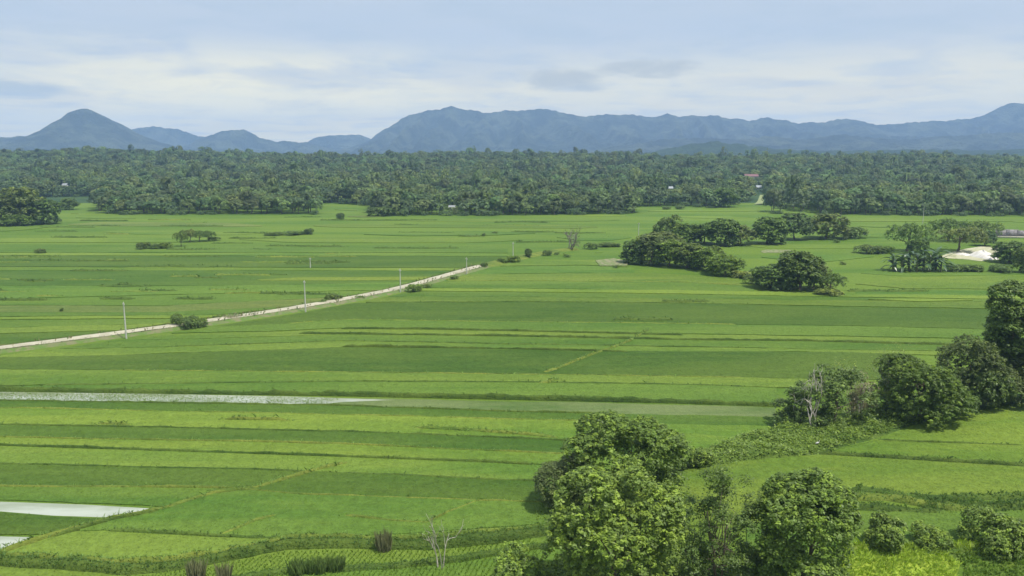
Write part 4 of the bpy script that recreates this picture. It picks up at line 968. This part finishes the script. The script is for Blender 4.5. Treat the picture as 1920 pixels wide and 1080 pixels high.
# reeds and dry tufts: bundles of standing blades
def reed(px, py, top_py, w_px, name, label, n, tint, seed, wd=.05, cat='reeds', lean=.3):
    p = G(px, py); d = p[1]; H = CAM_H + ray(px, top_py)[2] / ray(px, top_py)[1] * d; W = w_px / F * d
    wd = wd * .32; rng = RS(seed); a = rng.uniform(0, 6.28, n); r = np.sqrt(rng.rand(n)) * W / 2
    P = np.column_stack([r * np.cos(a), r * np.sin(a) * .7, 0 * r - .05]); nm = 4
    V, Q, C = blades(P, H * rng.uniform(.55, 1.0, n), wd, np.tile(tint, (n, 1)) * rng.uniform(.7, 1.3, (n, 1)), rng, lean=lean, nb=3)
    return link(name, np_mesh(name, V, Q, M_blade, cols=C), loc=p, label=label, cat=cat)
reed(1618, 778, 722, 50, 'reed_clump', 'dry pale reeds beside the dead vines on the bank', 60, (.42, .40, .26), 3, .08, lean=.2)
reed(719, 1034, 993, 30, 'dry_grass_tuft', 'brown dry grass tuft standing on the bund left of the bare sapling', 150, (.20, .205, .105), 5, .07, 'grass tuft', .18)
reed(368, 1092, 1048, 36, 'dry_grass_tuft', 'brown dry grass tuft at the bottom edge, left one of two', 120, (.205, .21, .11), 6, .07, 'grass tuft', .2)
reed(421, 1096, 1054, 26, 'dry_grass_tuft', 'brown dry grass tuft at the bottom edge, right one of two', 90, (.20, .205, .105), 7, .07, 'grass tuft', .2)
for i, (x, y, ty, wd) in enumerate([(560, 1076, 1048, 40), (595, 1074, 1044, 40), (630, 1070, 1042, 34)]):
    reed(x, y, ty, wd, 'grass_clump', ('left', 'middle', 'right')[i] + ' clump of tall green grass on the lowest bund', 260, (.135, .20, .055), 8 + i, .07, 'grass clump', .25)
reed(432, 600, 588, 26, 'dry_stalks', 'pale dry stalks beyond the dirt road near the second pole', 60, (.40, .38, .28), 12, .16, 'dry stalks', .4)

# lush creeping weeds on the bank
def weed_bank(px, name, label, dens, mat, seed, hmax=.9, leaf=.4):
    poly = Gv(px)[:, :2]; rng = RS(seed); lo, hi = poly.min(0) - 1, poly.max(0) + 1; st = .6
    gx, gy = np.arange(lo[0], hi[0], st), np.arange(lo[1], hi[1], st); X, Y = np.meshgrid(gx, gy)
    ins = in_poly(X.ravel(), Y.ravel(), poly).reshape(X.shape).astype(float)
    k = ins.copy()
    for _ in range(3): k = (k + np.roll(k, 1, 0) + np.roll(k, -1, 0) + np.roll(k, 1, 1) + np.roll(k, -1, 1)) / 5
    hf = lambda x, y: .5 + .5 * wav(x, y, 1.1, seed) * .6 + .35 * wav(x, y, .45, seed + 3)
    Z = k * np.clip(hf(X, Y), .1, 1.2) * hmax - .03
    c = len(gx); r = len(gy); ii = (np.arange(r - 1)[:, None] * c + np.arange(c - 1)[None]).ravel()
    base = link(name, np_mesh(name, np.stack([X, Y, Z], -1).reshape(-1, 3), np.stack([ii, ii + 1, ii + c + 1, ii + c], 1), M_bunddark, smooth=True), label=label, kind='stuff')
    p = sample_poly(poly, dens, rng); n = len(p)
    fx = np.clip(((p[:, 0] - lo[0]) / st).astype(int), 0, c - 1); fy = np.clip(((p[:, 1] - lo[1]) / st).astype(int), 0, r - 1)
    z = Z[fy, fx]; per = 7
    tt = rng.uniform(.75, 1.25, n)[:, None] * np.array([1, 1, 1.0]); tt[rng.rand(n) < .35] *= np.array([1.35, 1.28, 1.0])
    C = np.repeat(np.column_stack([p, z]), per, 0) + rng.randn(n * per, 3) * np.array([.3, .3, .05]); D_ = norm(rng.randn(n * per, 3) * np.array([1, 1, .25]) + np.array([0, 0, .25])); U = norm(rng.randn(n * per, 3) * .3 + np.array([0, 0, 1.]))
    ln = leaf * rng.uniform(.7, 1.3, (n * per, 1)); S = norm(np.cross(U, D_)) * ln * .28
    V = np.stack([C, C + D_ * ln * .5 + S, C + D_ * ln, C + D_ * ln * .5 - S], 1).reshape(-1, 3)
    link('creeping_weeds', np_mesh('creeping_weeds', V, np.arange(len(V)).reshape(-1, 4), mat, cols=np.repeat(np.repeat(tt, per, 0), 4, 0)), label=label, kind='stuff')
weed_bank([(1285, 872), (1330, 846), (1400, 818), (1470, 804), (1500, 798), (1600, 787), (1650, 764), (1690, 782), (1712, 793), (1690, 803), (1620, 822), (1540, 852), (1400, 864), (1290, 884)], 'weedy_bank', 'overgrown bank of creeping green weeds running back to the dead tree', 9, M_leafbright, 3, 1.5)
weed_bank([(1700, 790), (1760, 780), (1830, 765), (1930, 748), (2100, 735), (2100, 742), (1930, 757), (1800, 778), (1720, 797)], 'weedy_bank', 'weedy margin at the foot of the trees near the right edge', 7, M_leaf, 4, .7)
weed_bank([(1030, 910), (1060, 895), (1290, 884), (1300, 950), (1280, 1000), (1020, 1000), (1000, 960)], 'weedy_ground', 'rough weedy ground under the foreground trees', 5, M_leaf, 5, .5)
weed_bank([(1000, 1060), (1250, 1030), (1420, 1075), (1600, 1060), (1590, 1160), (960, 1160)], 'weedy_ground', 'rough weedy ground at the bottom edge under the leafy trees', 6, M_leaf, 6, .5)
weed_bank([(1590, 1036), (1640, 1022), (1720, 1020), (1800, 1032), (1930, 1024), (2100, 1018), (2100, 1030), (1930, 1040), (1780, 1046), (1680, 1034)], 'weedy_bank', 'row of bright weeds under the bushes at lower right', 12, M_leafbright, 7, .6, .34)

# banana and palm clump
def frond_mesh(L=3.2, Wd=.62, seed=0):
    b = MB(); k = 7; rng = RS(seed)
    t = np.linspace(0, 1, k); x = L * (t * .85); z = L * (.75 * t - .95 * t ** 2); wv = Wd * np.sin(PI * np.clip(t * .92 + .06, 0, 1)) ** .7 * .5
    for s in (-1, 1):
        V = []
        for i in range(k): V += [(x[i], 0, z[i]), (x[i], s * wv[i], z[i] + wv[i] * .35)]
        Q = [(2 * i, 2 * i + 2, 2 * i + 3, 2 * i + 1) for i in range(k - 1)]
        b.add(V, Q)
    return b.mesh('leaf', M_leafbright, False)
M_banana = foliage('banana_leaf', (.075, .125, .05), var=.15, rough=.35, spec=.5)
fm = frond_mesh(); fm.materials[0] = M_banana
sb = MB(); sb.tube([(0, 0, -.1), (.03, 0, 1), (0, .04, 2.2), (.02, 0, 3.0)], [.2, .17, .14, .09], 7); stem_m = sb.mesh('stem', plain('banana_stem', (.17, .18, .08)), True)
bl = ['leftmost', 'second from left', 'third from left', 'fourth from left', 'fifth from left', 'sixth from left', 'seventh from left', 'rightmost']
for i, (x, y, ty) in enumerate([(1674, 507, 474), (1690, 509, 476), (1704, 507, 470), (1719, 509, 476), (1731, 506, 468), (1743, 509, 472), (1754, 506, 464), (1764, 509, 478)]):
    p = G(x, y); h = CAM_H + ray(x, ty)[2] / ray(x, ty)[1] * p[1]
    o = link('banana_plant', None, loc=p, label=bl[i] + ' of the arching banana plants in the clump before the umbrella tree', cat='banana plant', group='banana plants in the clump')
    s = h / 4.2; o.scale = (s * 1.25, s * 1.25, s); o.rotation_euler = (0, 0, rs.uniform(0, 6))
    link('stem', stem_m, o)
    for j in range(14):
        f = link('leaf', fm, o, loc=(0, 0, 2.95 - .15 * j)); f.rotation_euler = (rs.uniform(-.5, .5), -.6 + .055 * j * rs.uniform(.6, 1.3), j * 2.4 + rs.uniform(-.3, .3))
    
# white sand heap, sandy yard and grey wall
yard = slab(Gv([(1762, 482), (1780, 474), (1810, 467), (1835, 463), (1866, 462), (1875, 468), (1862, 486), (1840, 490), (1805, 486), (1780, 485)]), 'G', .12, 'sandy_yard', M_yard, crop=False)
def mound(px, py, w_px, d_m, h, name, label, mat, seed, cat):
    p = G(px, py); W = w_px / F * p[1] / 2; n, k = 28, 9; rng = RS(seed); V = []
    for j in range(k):
        rr = 1 - j / (k - 1)
        for i in range(n):
            a = 2 * PI * i / n; lob = 1 + .18 * math.sin(2 * a + seed) + .1 * math.sin(5 * a) + .05 * rng.randn()
            V.append((W * rr * lob * math.cos(a), d_m * rr * lob * math.sin(a), .1 + h * (1 - rr ** 1.35) * (1 + .12 * math.sin(3 * a + j)) + .04 * rng.randn()))
    V = np.array(V); V[:n, 2] = -.05
    Q = [(j * n + i, j * n + (i + 1) % n, (j + 1) * n + (i + 1) % n, (j + 1) * n + i) for j in range(k - 1) for i in range(n)]
    return link(name, np_mesh(name, V, np.array(Q), mat, smooth=True), loc=p, label=label, cat=cat)
mound(1843, 482, 36, 10, 2.6, 'sand_heap', 'white sand heap beside the grey-green umbrella tree', M_sand, 1, 'sand heap')
mound(1808, 478, 22, 5, .7, 'sand_heap', 'low flat spread of white sand left of the white sand heap', M_sand, 2, 'sand heap')
a_, b_ = G(1866, 445), G(2010, 447)
wl = link('retaining_wall', None, loc=a_, label='long weathered grey wall at the right edge behind the sandy yard', cat='wall')
wl.rotation_euler = (0, 0, math.atan2(b_[1] - a_[1], b_[0] - a_[0])); WLn = np.linalg.norm(b_ - a_)
np_ = 7
for i in range(np_):
    b = MB(); b.box((i * WLn / np_ + .12, -.2, -.1), ((i + 1) * WLn / np_ - .12, .2, 3.9 + .25 * math.sin(i * 2.3))); link('wall_panel', b.mesh('wall_panel', M_wall), wl)
    b = MB(); b.box((i * WLn / np_ - .11, -.32, -.1), (i * WLn / np_ + .11, .3, 4.3)); link('post', b.mesh('post', M_wall), wl)
b = MB(); b.box((-.3, -2.2, -.1), (WLn, -.34, .75)); link('footing', b.mesh('footing', plain('pale_ledge', (.42, .40, .30), .9, .25)), wl)

# ------------------------------------------------------------------ power poles
def pole(px, py, ty, label, proto=None):
    p = G(px, py); h = CAM_H + ray(px, ty)[2] / ray(px, ty)[1] * p[1]
    o = link('utility_pole', None, loc=p, label=label, cat='utility pole', group='concrete poles along the dirt road')
    b = MB(); b.tube([(0, 0, -.2), (0, 0, h * .5), (0, 0, h)], [.20, .16, .12], 8); link('shaft', b.mesh('shaft', M_conc, True), o)
    b = MB(); b.box((-.5, -.05, h - .45), (.5, .05, h - .34)); link('crossarm', b.mesh('crossarm', M_conc), o)
    for s in (-.42, 0, .42):
        b = MB(); z = h - .34 if s else h; b.tube([(s, 0, z), (s, 0, z + .14), (s, 0, z + .26)], [.07, .09, .04], 6); link('insulator', b.mesh('insulator', M_white, True), o)
    o.rotation_euler = (0, 0, PI / 4 + PI / 2)
for x, y, ty, lab in [(237, 635, 568, 'nearest pale concrete pole on the dirt road, left of the roadside bushes'), (573, 585, 527, 'second concrete pole along the road, right of the roadside bushes'),
                      (751, 548, 505, 'third concrete pole along the road, beside a green bush'), (875, 514, 484, 'faint fourth pole near the far end of the road'),
                      (962, 489, 455, 'fifth pole rising from the pale bush on the embankment'), (1197, 447, 418, 'distant thin pole at the left end of the back tree row'),
                      (582, 502, 484, 'faint distant pole out in the left fields'), (1730, 419, 391, 'distant pole before the forest right of the umbrella tree')]: pole(x, y, ty, lab)

# white egret on the bank
p = G(1532, 842); p[2] = .5
eg = link('white_bird', None, loc=p, label='small white bird at the lower edge of the weedy bank', cat='bird')
b = MB(); b.tube([(-.30, 0, .34), (-.2, 0, .40), (-.02, 0, .46), (.12, 0, .50), (.2, 0, .55)], [.02, .09, .13, .10, .045], 8)
b.tube([(.17, 0, .53), (.25, 0, .62), (.22, 0, .74), (.25, 0, .83), (.31, 0, .85)], [.05, .035, .03, .035, .02], 6); link('body', b.mesh('body', M_white, True), eg)
b = MB(); b.tube([(.31, 0, .85), (.42, 0, .835)], [.016, .004], 5); link('beak', b.mesh('beak', plain('beak', (.5, .35, .05))), eg)
for s in (-.05, .05):
    b = MB(); b.tube([(0, s, -.1), (.02, s, .2), (0, s, .42)], [.012, .012, .018], 5); link('leg', b.mesh('leg', plain('bird_leg', (.04, .04, .04))), eg)

# ------------------------------------------------------------------ houses at the forest
CAPS = []
def house(px, py, w_px, label, roof_mat, wall_h=2.9, dep=6.0, d_force=None, rot=0.0, rh=1.9):
    d = ray(px, py)
    if d_force: 
        y = d_force; z = CAM_H + d[2] / d[1] * y; p = np.array([d[0] / d[1] * y, y, z])
    else: p = T(px, py)
    gz = float(terr(p[0], p[1])); W = w_px / F * p[1]
    CAPS.append((p[0], p[1], p[2], W / 2 + 2.0))
    o = link('house', None, loc=p, label=label, cat='house'); o.rotation_euler = (0, 0, rot)
    b = MB(); b.box((-W / 2, -dep / 2, gz - p[2] - .3), (W / 2, dep / 2, wall_h)); link('wall', b.mesh('wall', M_white), o)
    b = MB(); e = .6; x0, x1, y0, y1 = -W / 2 - e, W / 2 + e, -dep / 2 - e, dep / 2 + e; z0, z1 = wall_h - .15, wall_h + rh
    for dz_ in (0, .12):
        pass
    b.add([(x0, y0, z0), (x1, y0, z0), (x1, 0, z1), (x0, 0, z1), (x0, y1, z0), (x1, y1, z0)], [(0, 1, 2, 3), (3, 2, 5, 4)])
    b.add([(x0, y0, z0 - .1), (x1, y0, z0 - .1), (x1, 0, z1 - .1), (x0, 0, z1 - .1), (x0, y1, z0 - .1), (x1, y1, z0 - .1)], [(3, 2, 1, 0), (4, 5, 2, 3)])
    b.add([(x0, y0, z0), (x1, y0, z0), (x1, y0, z0 - .1), (x0, y0, z0 - .1)], [(0, 3, 2, 1)])
    b.add([(-W / 2, -dep / 2, wall_h), (-W / 2, dep / 2, wall_h), (-W / 2, 0, z1 - .15), (-W / 2, 0, z1 - .15)], [(0, 1, 2, 3)]); b.add([(W / 2, -dep / 2, wall_h), (W / 2, dep / 2, wall_h), (W / 2, 0, z1 - .15), (W / 2, 0, z1 - .15)], [(0, 3, 2, 1)])
    link('roof', b.mesh('roof', roof_mat), o)
    b = MB(); b.box((-.5, -dep / 2 - .06, 0), (.45, -dep / 2 - .005, 2.1)); link('door', b.mesh('door', M_door), o)
    for s in (-.3, .3):
        b = MB(); b.box((s * W - .6, -dep / 2 - .05, 1.0), (s * W + .6, -dep / 2 - .004, 2.1)); link('window', b.mesh('window', M_pane), o)
    return o
house(1408, 335, 24, 'white house with a red roof deep in the forest at right', M_redroof, wall_h=3.2, rh=2.6)
house(1422, 356, 8, 'small pale-roofed hut in the forest below the red-roofed house', M_ironroof, dep=5)
house(1257, 358, 7, 'small hut with a bright iron roof in the forest left of the gap', M_ironroof, dep=5)
house(848, 393, 11, 'low white-roofed hut at the forest foot in the centre', M_ironroof, dep=5, wall_h=1.6, rh=1.6)
house(123, 352, 7, 'small pale hut showing in the left wood above the lone bush', M_ironroof, dep=5)
# pale track climbing through the gap
tp = densify(np.array([[*(T(1421, 384)[:2])], [*(T(1426, 378)[:2])], [*(T(1427, 372)[:2])], [*(T(1428, 366)[:2])]]), 4.0)
tw = np.linspace(3.2, 1.6, len(tp))
V = np.vstack([np.column_stack([tp[:, 0] - tw, tp[:, 1], terr(tp[:, 0] - tw, tp[:, 1]) + .3]), np.column_stack([tp[:, 0] + tw, tp[:, 1], terr(tp[:, 0] + tw, tp[:, 1]) + .3])]); n = len(tp)
link('grassy_track', np_mesh('grassy_track', V, np.array([(i, n + i, n + i + 1, i + 1) for i in range(n - 1)]), dirt_mat('pale_track', (.17, .22, .07), (.24, .26, .12), .2)), kind='structure')

# ------------------------------------------------------------------ the forest
def one_mesh(kind, W, H, leaf, ncl, per, mat, seed, **kw):
    kw.setdefault('spread', 1.15)
    rng = RS(seed); L = make_lobes(kind, W, H, rng); V, Q, C = crown_arrays(L, leaf, ncl, per, rng, **kw)
    b = trunk_mb(L, H, .25, rng, limbs=3); TV, TF = np.vstack(b.v), np.vstack(b.f)
    return np_mesh('forest_tree', np.vstack([V, TV]), np.vstack([Q, TF + len(V)]), [mat, M_bark], np.concatenate([np.zeros(len(Q)), np.ones(len(TF))]), np.vstack([C, np.ones((len(TV), 3))]))
FT = [one_mesh(k, 12, h, 0.7, 150, 22, (M_forest, M_forestb, M_forestc, M_forest, M_forestb, M_forest)[i], 200 + i, inner=.02, tipbright=.14, spread=.9, shell=.85, jit=.24) for i, (k, h) in enumerate([('forest', 13), ('forest', 12), ('forest', 11), ('forest', 14), ('umbrella', 12), ('round', 14)])]
FB = [one_mesh('bamboo', 11, 14, .9, 170, 7, M_bamboo, 220 + i, droop=.2, inner=.1, spread=.7, shell=.5) for i in range(3)]
def palm_mesh(seed):
    rng = RS(seed); b = MB(); H = 13.0; lx = rng.uniform(-.8, .8)
    b.tube([(0, 0, -.2), (lx * .2, 0, 4), (lx * .6, 0, 9), (lx, 0, H)], [.28, .2, .18, .15], 6, 1)
    for j in range(16):
        a = j * 2.4 + rng.uniform(-.2, .2); e = rng.uniform(-.3, 1.1); Ln = rng.uniform(3.4, 4.6); k = 6; t = np.linspace(0, 1, k)
        x = Ln * t * math.cos(e * .6); z = Ln * (math.sin(e) * t - .75 * t ** 2); wv = .55 * np.sin(PI * np.clip(t * .9 + .1, 0, 1)) + .05
        for s in (-1, 1):
            V = []
            for i in range(k):
                for q in (0, s * wv[i]): V.append((lx + x[i] * math.cos(a) - q * math.sin(a), x[i] * math.sin(a) + q * math.cos(a), H + z[i] - abs(q) * .55))
            b.add(V, [(2 * i, 2 * i + 2, 2 * i + 3, 2 * i + 1) for i in range(k - 1)], 0, np.ones(3) * rng.uniform(.75, 1.3))
    return b.mesh('coconut_palm', [M_palm, M_bark])
FP = [palm_mesh(s) for s in (1, 2, 3)]
edge = [(-420, 384), (-50, 384), (0, 379), (100, 372), (182, 371), (188, 399), (230, 402), (595, 402), (603, 381), (640, 382), (692, 386), (702, 401), (730, 404), (960, 404), (1110, 402), (1197, 400), (1203, 388), (1280, 386), (1345, 391), (1383, 381), (1405, 378), (1436, 377), (1443, 400), (1500, 402), (1600, 403), (1920, 405), (2350, 407)]
fe = interp(edge)
def cap_h(x, y):
    """how tall a tree may be there without hiding a hut the photograph shows behind it"""
    c = np.full(np.shape(x), 99.0)
    for hx, hy, hz, hw in CAPS:
        lat = np.abs(x - hx * y / hy); near = (y < hy + 5) & (y > hy - 420) & (lat < hw + 4.5)
        line = CAM_H + (hz - CAM_H) * (y / hy) + 1.9 - terr(x, y)
        c = np.where(near, np.minimum(c, line), c)
    tr = (np.abs(x - np.interp(y, tp[:, 1], tp[:, 0])) < 9) & (y < tp[:, 1].max() + 4)
    return np.where(tr, 0, c)
ORD = 'first second third fourth fifth sixth seventh eighth ninth tenth eleventh twelfth thirteenth fourteenth fifteenth sixteenth seventeenth eighteenth nineteenth twentieth'.split()
SEQ = {}
def nth(kind, px):
    k = (kind, zone(px)); SEQ.setdefault(k, []); n = len(SEQ[k]); SEQ[k].append(px)
    return ORD[min(n, 19)]
def zone(px):
    if px < 186: return 'behind the near wood'
    if px < 600: return 'in the left block'
    if px < 700: return 'around the left recess'
    if px < 960: return 'left of the bare tree'
    if px < 1200: return 'behind the bare tree'
    if px < 1440: return 'around the grassy gap'
    if px < 1680: return 'behind the back tree row'
    return 'beyond the sandy yard'
rng = RS(77); cnt = {'tree': 0, 'bamboo': 0, 'palm': 0, 'bush': 0}
fx_pts = []
row = 0; placed = 0
while placed < 288 and row < 9:
    px = -150 + rng.uniform(0, 14)
    while px < 2075 and placed < 288:
        y0 = G(px, float(fe(px)))[1]; d = y0 + 5 + row * 8.5 + rng.uniform(-2.5, 2.5); x = (px - CX) / F * d * 1.0
        step = rng.uniform(9.0, 13.0)
        h = rng.uniform(11.0, 17.5) * (.8 if row == 0 else 1.0); wd = rng.uniform(11.5, 17.5) * (.9 if row == 0 else 1.0)
        ch = float(cap_h(np.array(x), np.array(d)))
        h = min(h, ch)
        if h > 2.5:
            u = rng.rand()
            if u < .12 and row > 0: me, nm, lab, H0, W0 = FB[rng.randint(3)], 'bamboo_clump', 'feathery bamboo clump from the left in forest line %s ' % ('one', 'two', 'three', 'four', 'five')[min(row, 4)], 14, 11
            elif u < .17 and row > 1: me, nm, lab, H0, W0 = FP[rng.randint(3)], 'coconut_palm', 'coconut palm from the left in forest line %s ' % ('one', 'two', 'three', 'four', 'five')[min(row, 4)], 15, 9; wd = 9
            else:
                i = rng.randint(6); me, nm, H0, W0 = FT[i], 'forest_tree', (13, 12, 11, 14, 12, 14)[i], 12
                lab = 'tree from the left in ' + ('the forest front line ', 'the second forest line ', 'the third forest line ', 'the fourth forest line ', 'the fifth forest line ')[min(row, 4)]
            wd = min(wd, h * 1.3)
            o = link(nm, me, loc=(x, d, float(terr(x, d)) - .1), label=nth((nm, row), px) + ' ' + lab + zone(px), cat={'forest_tree': 'tree', 'bamboo_clump': 'bamboo', 'coconut_palm': 'palm'}[nm], group=('forest trees ' if nm == 'forest_tree' else 'bamboo clumps ' if nm == 'bamboo_clump' else 'coconut palms ') + (('front ' if row == 0 else 'second ' if row < 2 else 'deep ') if nm == 'forest_tree' else '') + zone(px))
            o.scale = (wd / W0, wd / W0, h / H0); o.rotation_euler = (0, 0, rng.uniform(0, 6.28)); placed += 1
        px += step / d * F
    row += 1
last_row = row - (0 if placed < 288 else 1)
last_px = px if placed >= 288 else 9999
# undergrowth along the forest foot
crown_mesh('f_under', 'shrub', 8, 4, .7, 90, 7, M_forest, 240, r0=.1)
um = np_mesh('undergrowth', *(lambda v, q, c: (v, q, M_leafblue, None, c))(*crown_arrays(make_lobes('shrub', 7, 3.6, RS(4)), .75, 90, 7, RS(4))))
px = -120
while px < 2050:
    y0 = G(px, float(fe(px)))[1]; d = y0 - 1.5 + rng.uniform(-2, 1.5); x = (px - CX) / F * d
    if rng.rand() < .6 and cap_h(np.array(x), np.array(d)) > 3:
        o = link('forest_shrub', um, loc=(x, d, float(terr(x, d)) - .1), label=nth('shrub', px) + ' low shrub from the left at the forest foot ' + zone(px), cat='shrub', group='low shrubs at the foot of the forest ' + zone(px))
        s = rng.uniform(.6, 1.35); o.scale = (s * 1.2, s, s * rng.uniform(.6, 1.1)); o.rotation_euler = (0, 0, rng.uniform(0, 6.28))
    px += rng.uniform(14, 40)
# the far wood: crowns set on points of the rising ground
def scatter(name, label, P, S, meshes, seed):
    c = bpy.data.collections.new(name + '_kinds'); 
    for m in meshes: c.objects.link(bpy.data.objects.new(m.name, m))
    me = bpy.data.meshes.new(name); me.from_pydata([tuple(p) for p in P], [], [])
    a = me.attributes.new('size', 'FLOAT_VECTOR', 'POINT'); a.data.foreach_set('vector', np.asarray(S, np.float32).ravel())
    o = link(name, me, label=label, kind='stuff')
    g = bpy.data.node_groups.new(name, 'GeometryNodeTree')
    g.interface.new_socket('Geometry', in_out='INPUT', socket_type='NodeSocketGeometry'); g.interface.new_socket('Geometry', in_out='OUTPUT', socket_type='NodeSocketGeometry')
    N = lambda t, **k: (lambda n: [setattr(n, a, b) for a, b in k.items()] and n or n)(g.nodes.new(t))
    gi, go = N('NodeGroupInput'), N('NodeGroupOutput'); ci = N('GeometryNodeCollectionInfo'); ci.inputs[0].default_value = c; ci.inputs[1].default_value = True; ci.inputs[2].default_value = True
    ip = N('GeometryNodeInstanceOnPoints'); ip.inputs['Pick Instance'].default_value = True
    ri = N('FunctionNodeRandomValue', data_type='INT'); ri.inputs[4].default_value = 0; ri.inputs[5].default_value = len(meshes) - 1; ri.inputs['Seed'].default_value = seed
    rr = N('FunctionNodeRandomValue', data_type='FLOAT_VECTOR'); rr.inputs[0].default_value = (0, 0, 0); rr.inputs[1].default_value = (.0, .0, 6.28); rr.inputs['Seed'].default_value = seed + 5
    na = N('GeometryNodeInputNamedAttribute', data_type='FLOAT_VECTOR'); na.inputs[0].default_value = 'size'
    L = g.links.new
    L(gi.outputs[0], ip.inputs['Points']); L(ci.outputs[0], ip.inputs['Instance']); L(ri.outputs[2], ip.inputs['Instance Index']); L(rr.outputs[0], ip.inputs['Rotation']); L(na.outputs[0], ip.inputs['Scale']); L(ip.outputs[0], go.inputs[0])
    md = o.modifiers.new('scatter', 'NODES'); md.node_group = g
    return o
pts = []
yy = 560.0
while yy < 1640:
    st = 10.6 + (yy - 560) * .0026
    xs = np.arange(-.86 * yy, .86 * yy, st) + rng.uniform(-3, 3)
    xs = xs + rng.uniform(-2.8, 2.8, len(xs)); pts.append(np.column_stack([xs, yy + rng.uniform(-3.5, 3.5, len(xs))])); yy += st
p = np.vstack(pts); pxs = p[:, 0] / p[:, 1] * F + CX
fy = np.array([G(a, float(fe(a)))[1] for a in np.clip(pxs, -420, 2350)])
lim = fy + 5 + 8.5 * np.where(pxs < last_px, last_row + .55, last_row - .45)
lim = np.where((pxs < -150) | (pxs > 2075), fy + 5, lim)
p = p[p[:, 1] > lim]; pxs = p[:, 0] / p[:, 1] * F + CX
n = len(p); h = rng.uniform(.72, 1.25, n) + .55 * (rng.rand(n) < .06); h = h * (1 + .22 * wav(p[:, 0], p[:, 1], .035, 2)); wv = rng.uniform(.9, 1.6, n); ch = cap_h(p[:, 0], p[:, 1]); h = np.minimum(h, ch / 14.0); wv = np.minimum(wv, h * 1.35)
sel = wav(p[:, 0], p[:, 1], .010, 3) + .5 * rng.randn(n); pal = wav(p[:, 0], p[:, 1], .007, 7) + .6 * rng.randn(n) + .5 * ss((pxs - 1150) / 200) + .2 * ss((p[:, 1] - 1000) / 400)
kind = np.where(sel > 1.0, 1, 0); kind = np.where((pal > 2.0) & (kind == 0), 2, kind)
P3 = np.column_stack([p, terr(p[:, 0], p[:, 1]) - .1]); S3 = np.column_stack([wv, wv, h]); ok = h > .15
for k, (nm, lab, ms) in enumerate([('far_wood', 'wooded slope of broadleaf crowns reaching back to the mountains', FT), ('far_bamboo', 'yellow-green bamboo crowns scattered through the wooded slope', FB), ('far_palms', 'coconut palm crowns scattered through the wooded slope', FP)]):
    s = ok & (kind == k)
    scatter(nm, lab, P3[s], S3[s] * ((1, 1, 1) if k < 2 else (1.15, 1.15, 1.2)), ms, 9 + k)

# ------------------------------------------------------------------ haze
b = MB(); b.box((-9600, -500, -1.0), (9600, 9400, 452)); hz = b.mesh('haze', [])
m, t = new_mat('haze_air')
v = t.n('ShaderNodeVolumePrincipled', {'Color': col(.40, .60, .95), 'Density': 1.3e-4, 'Anisotropy': 0.0})
t.n('ShaderNodeOutputMaterial', {'Volume': v.outputs[0]})
hz.materials.append(m)
link('haze', hz, kind='stuff', label='thin blue haze over the plain')
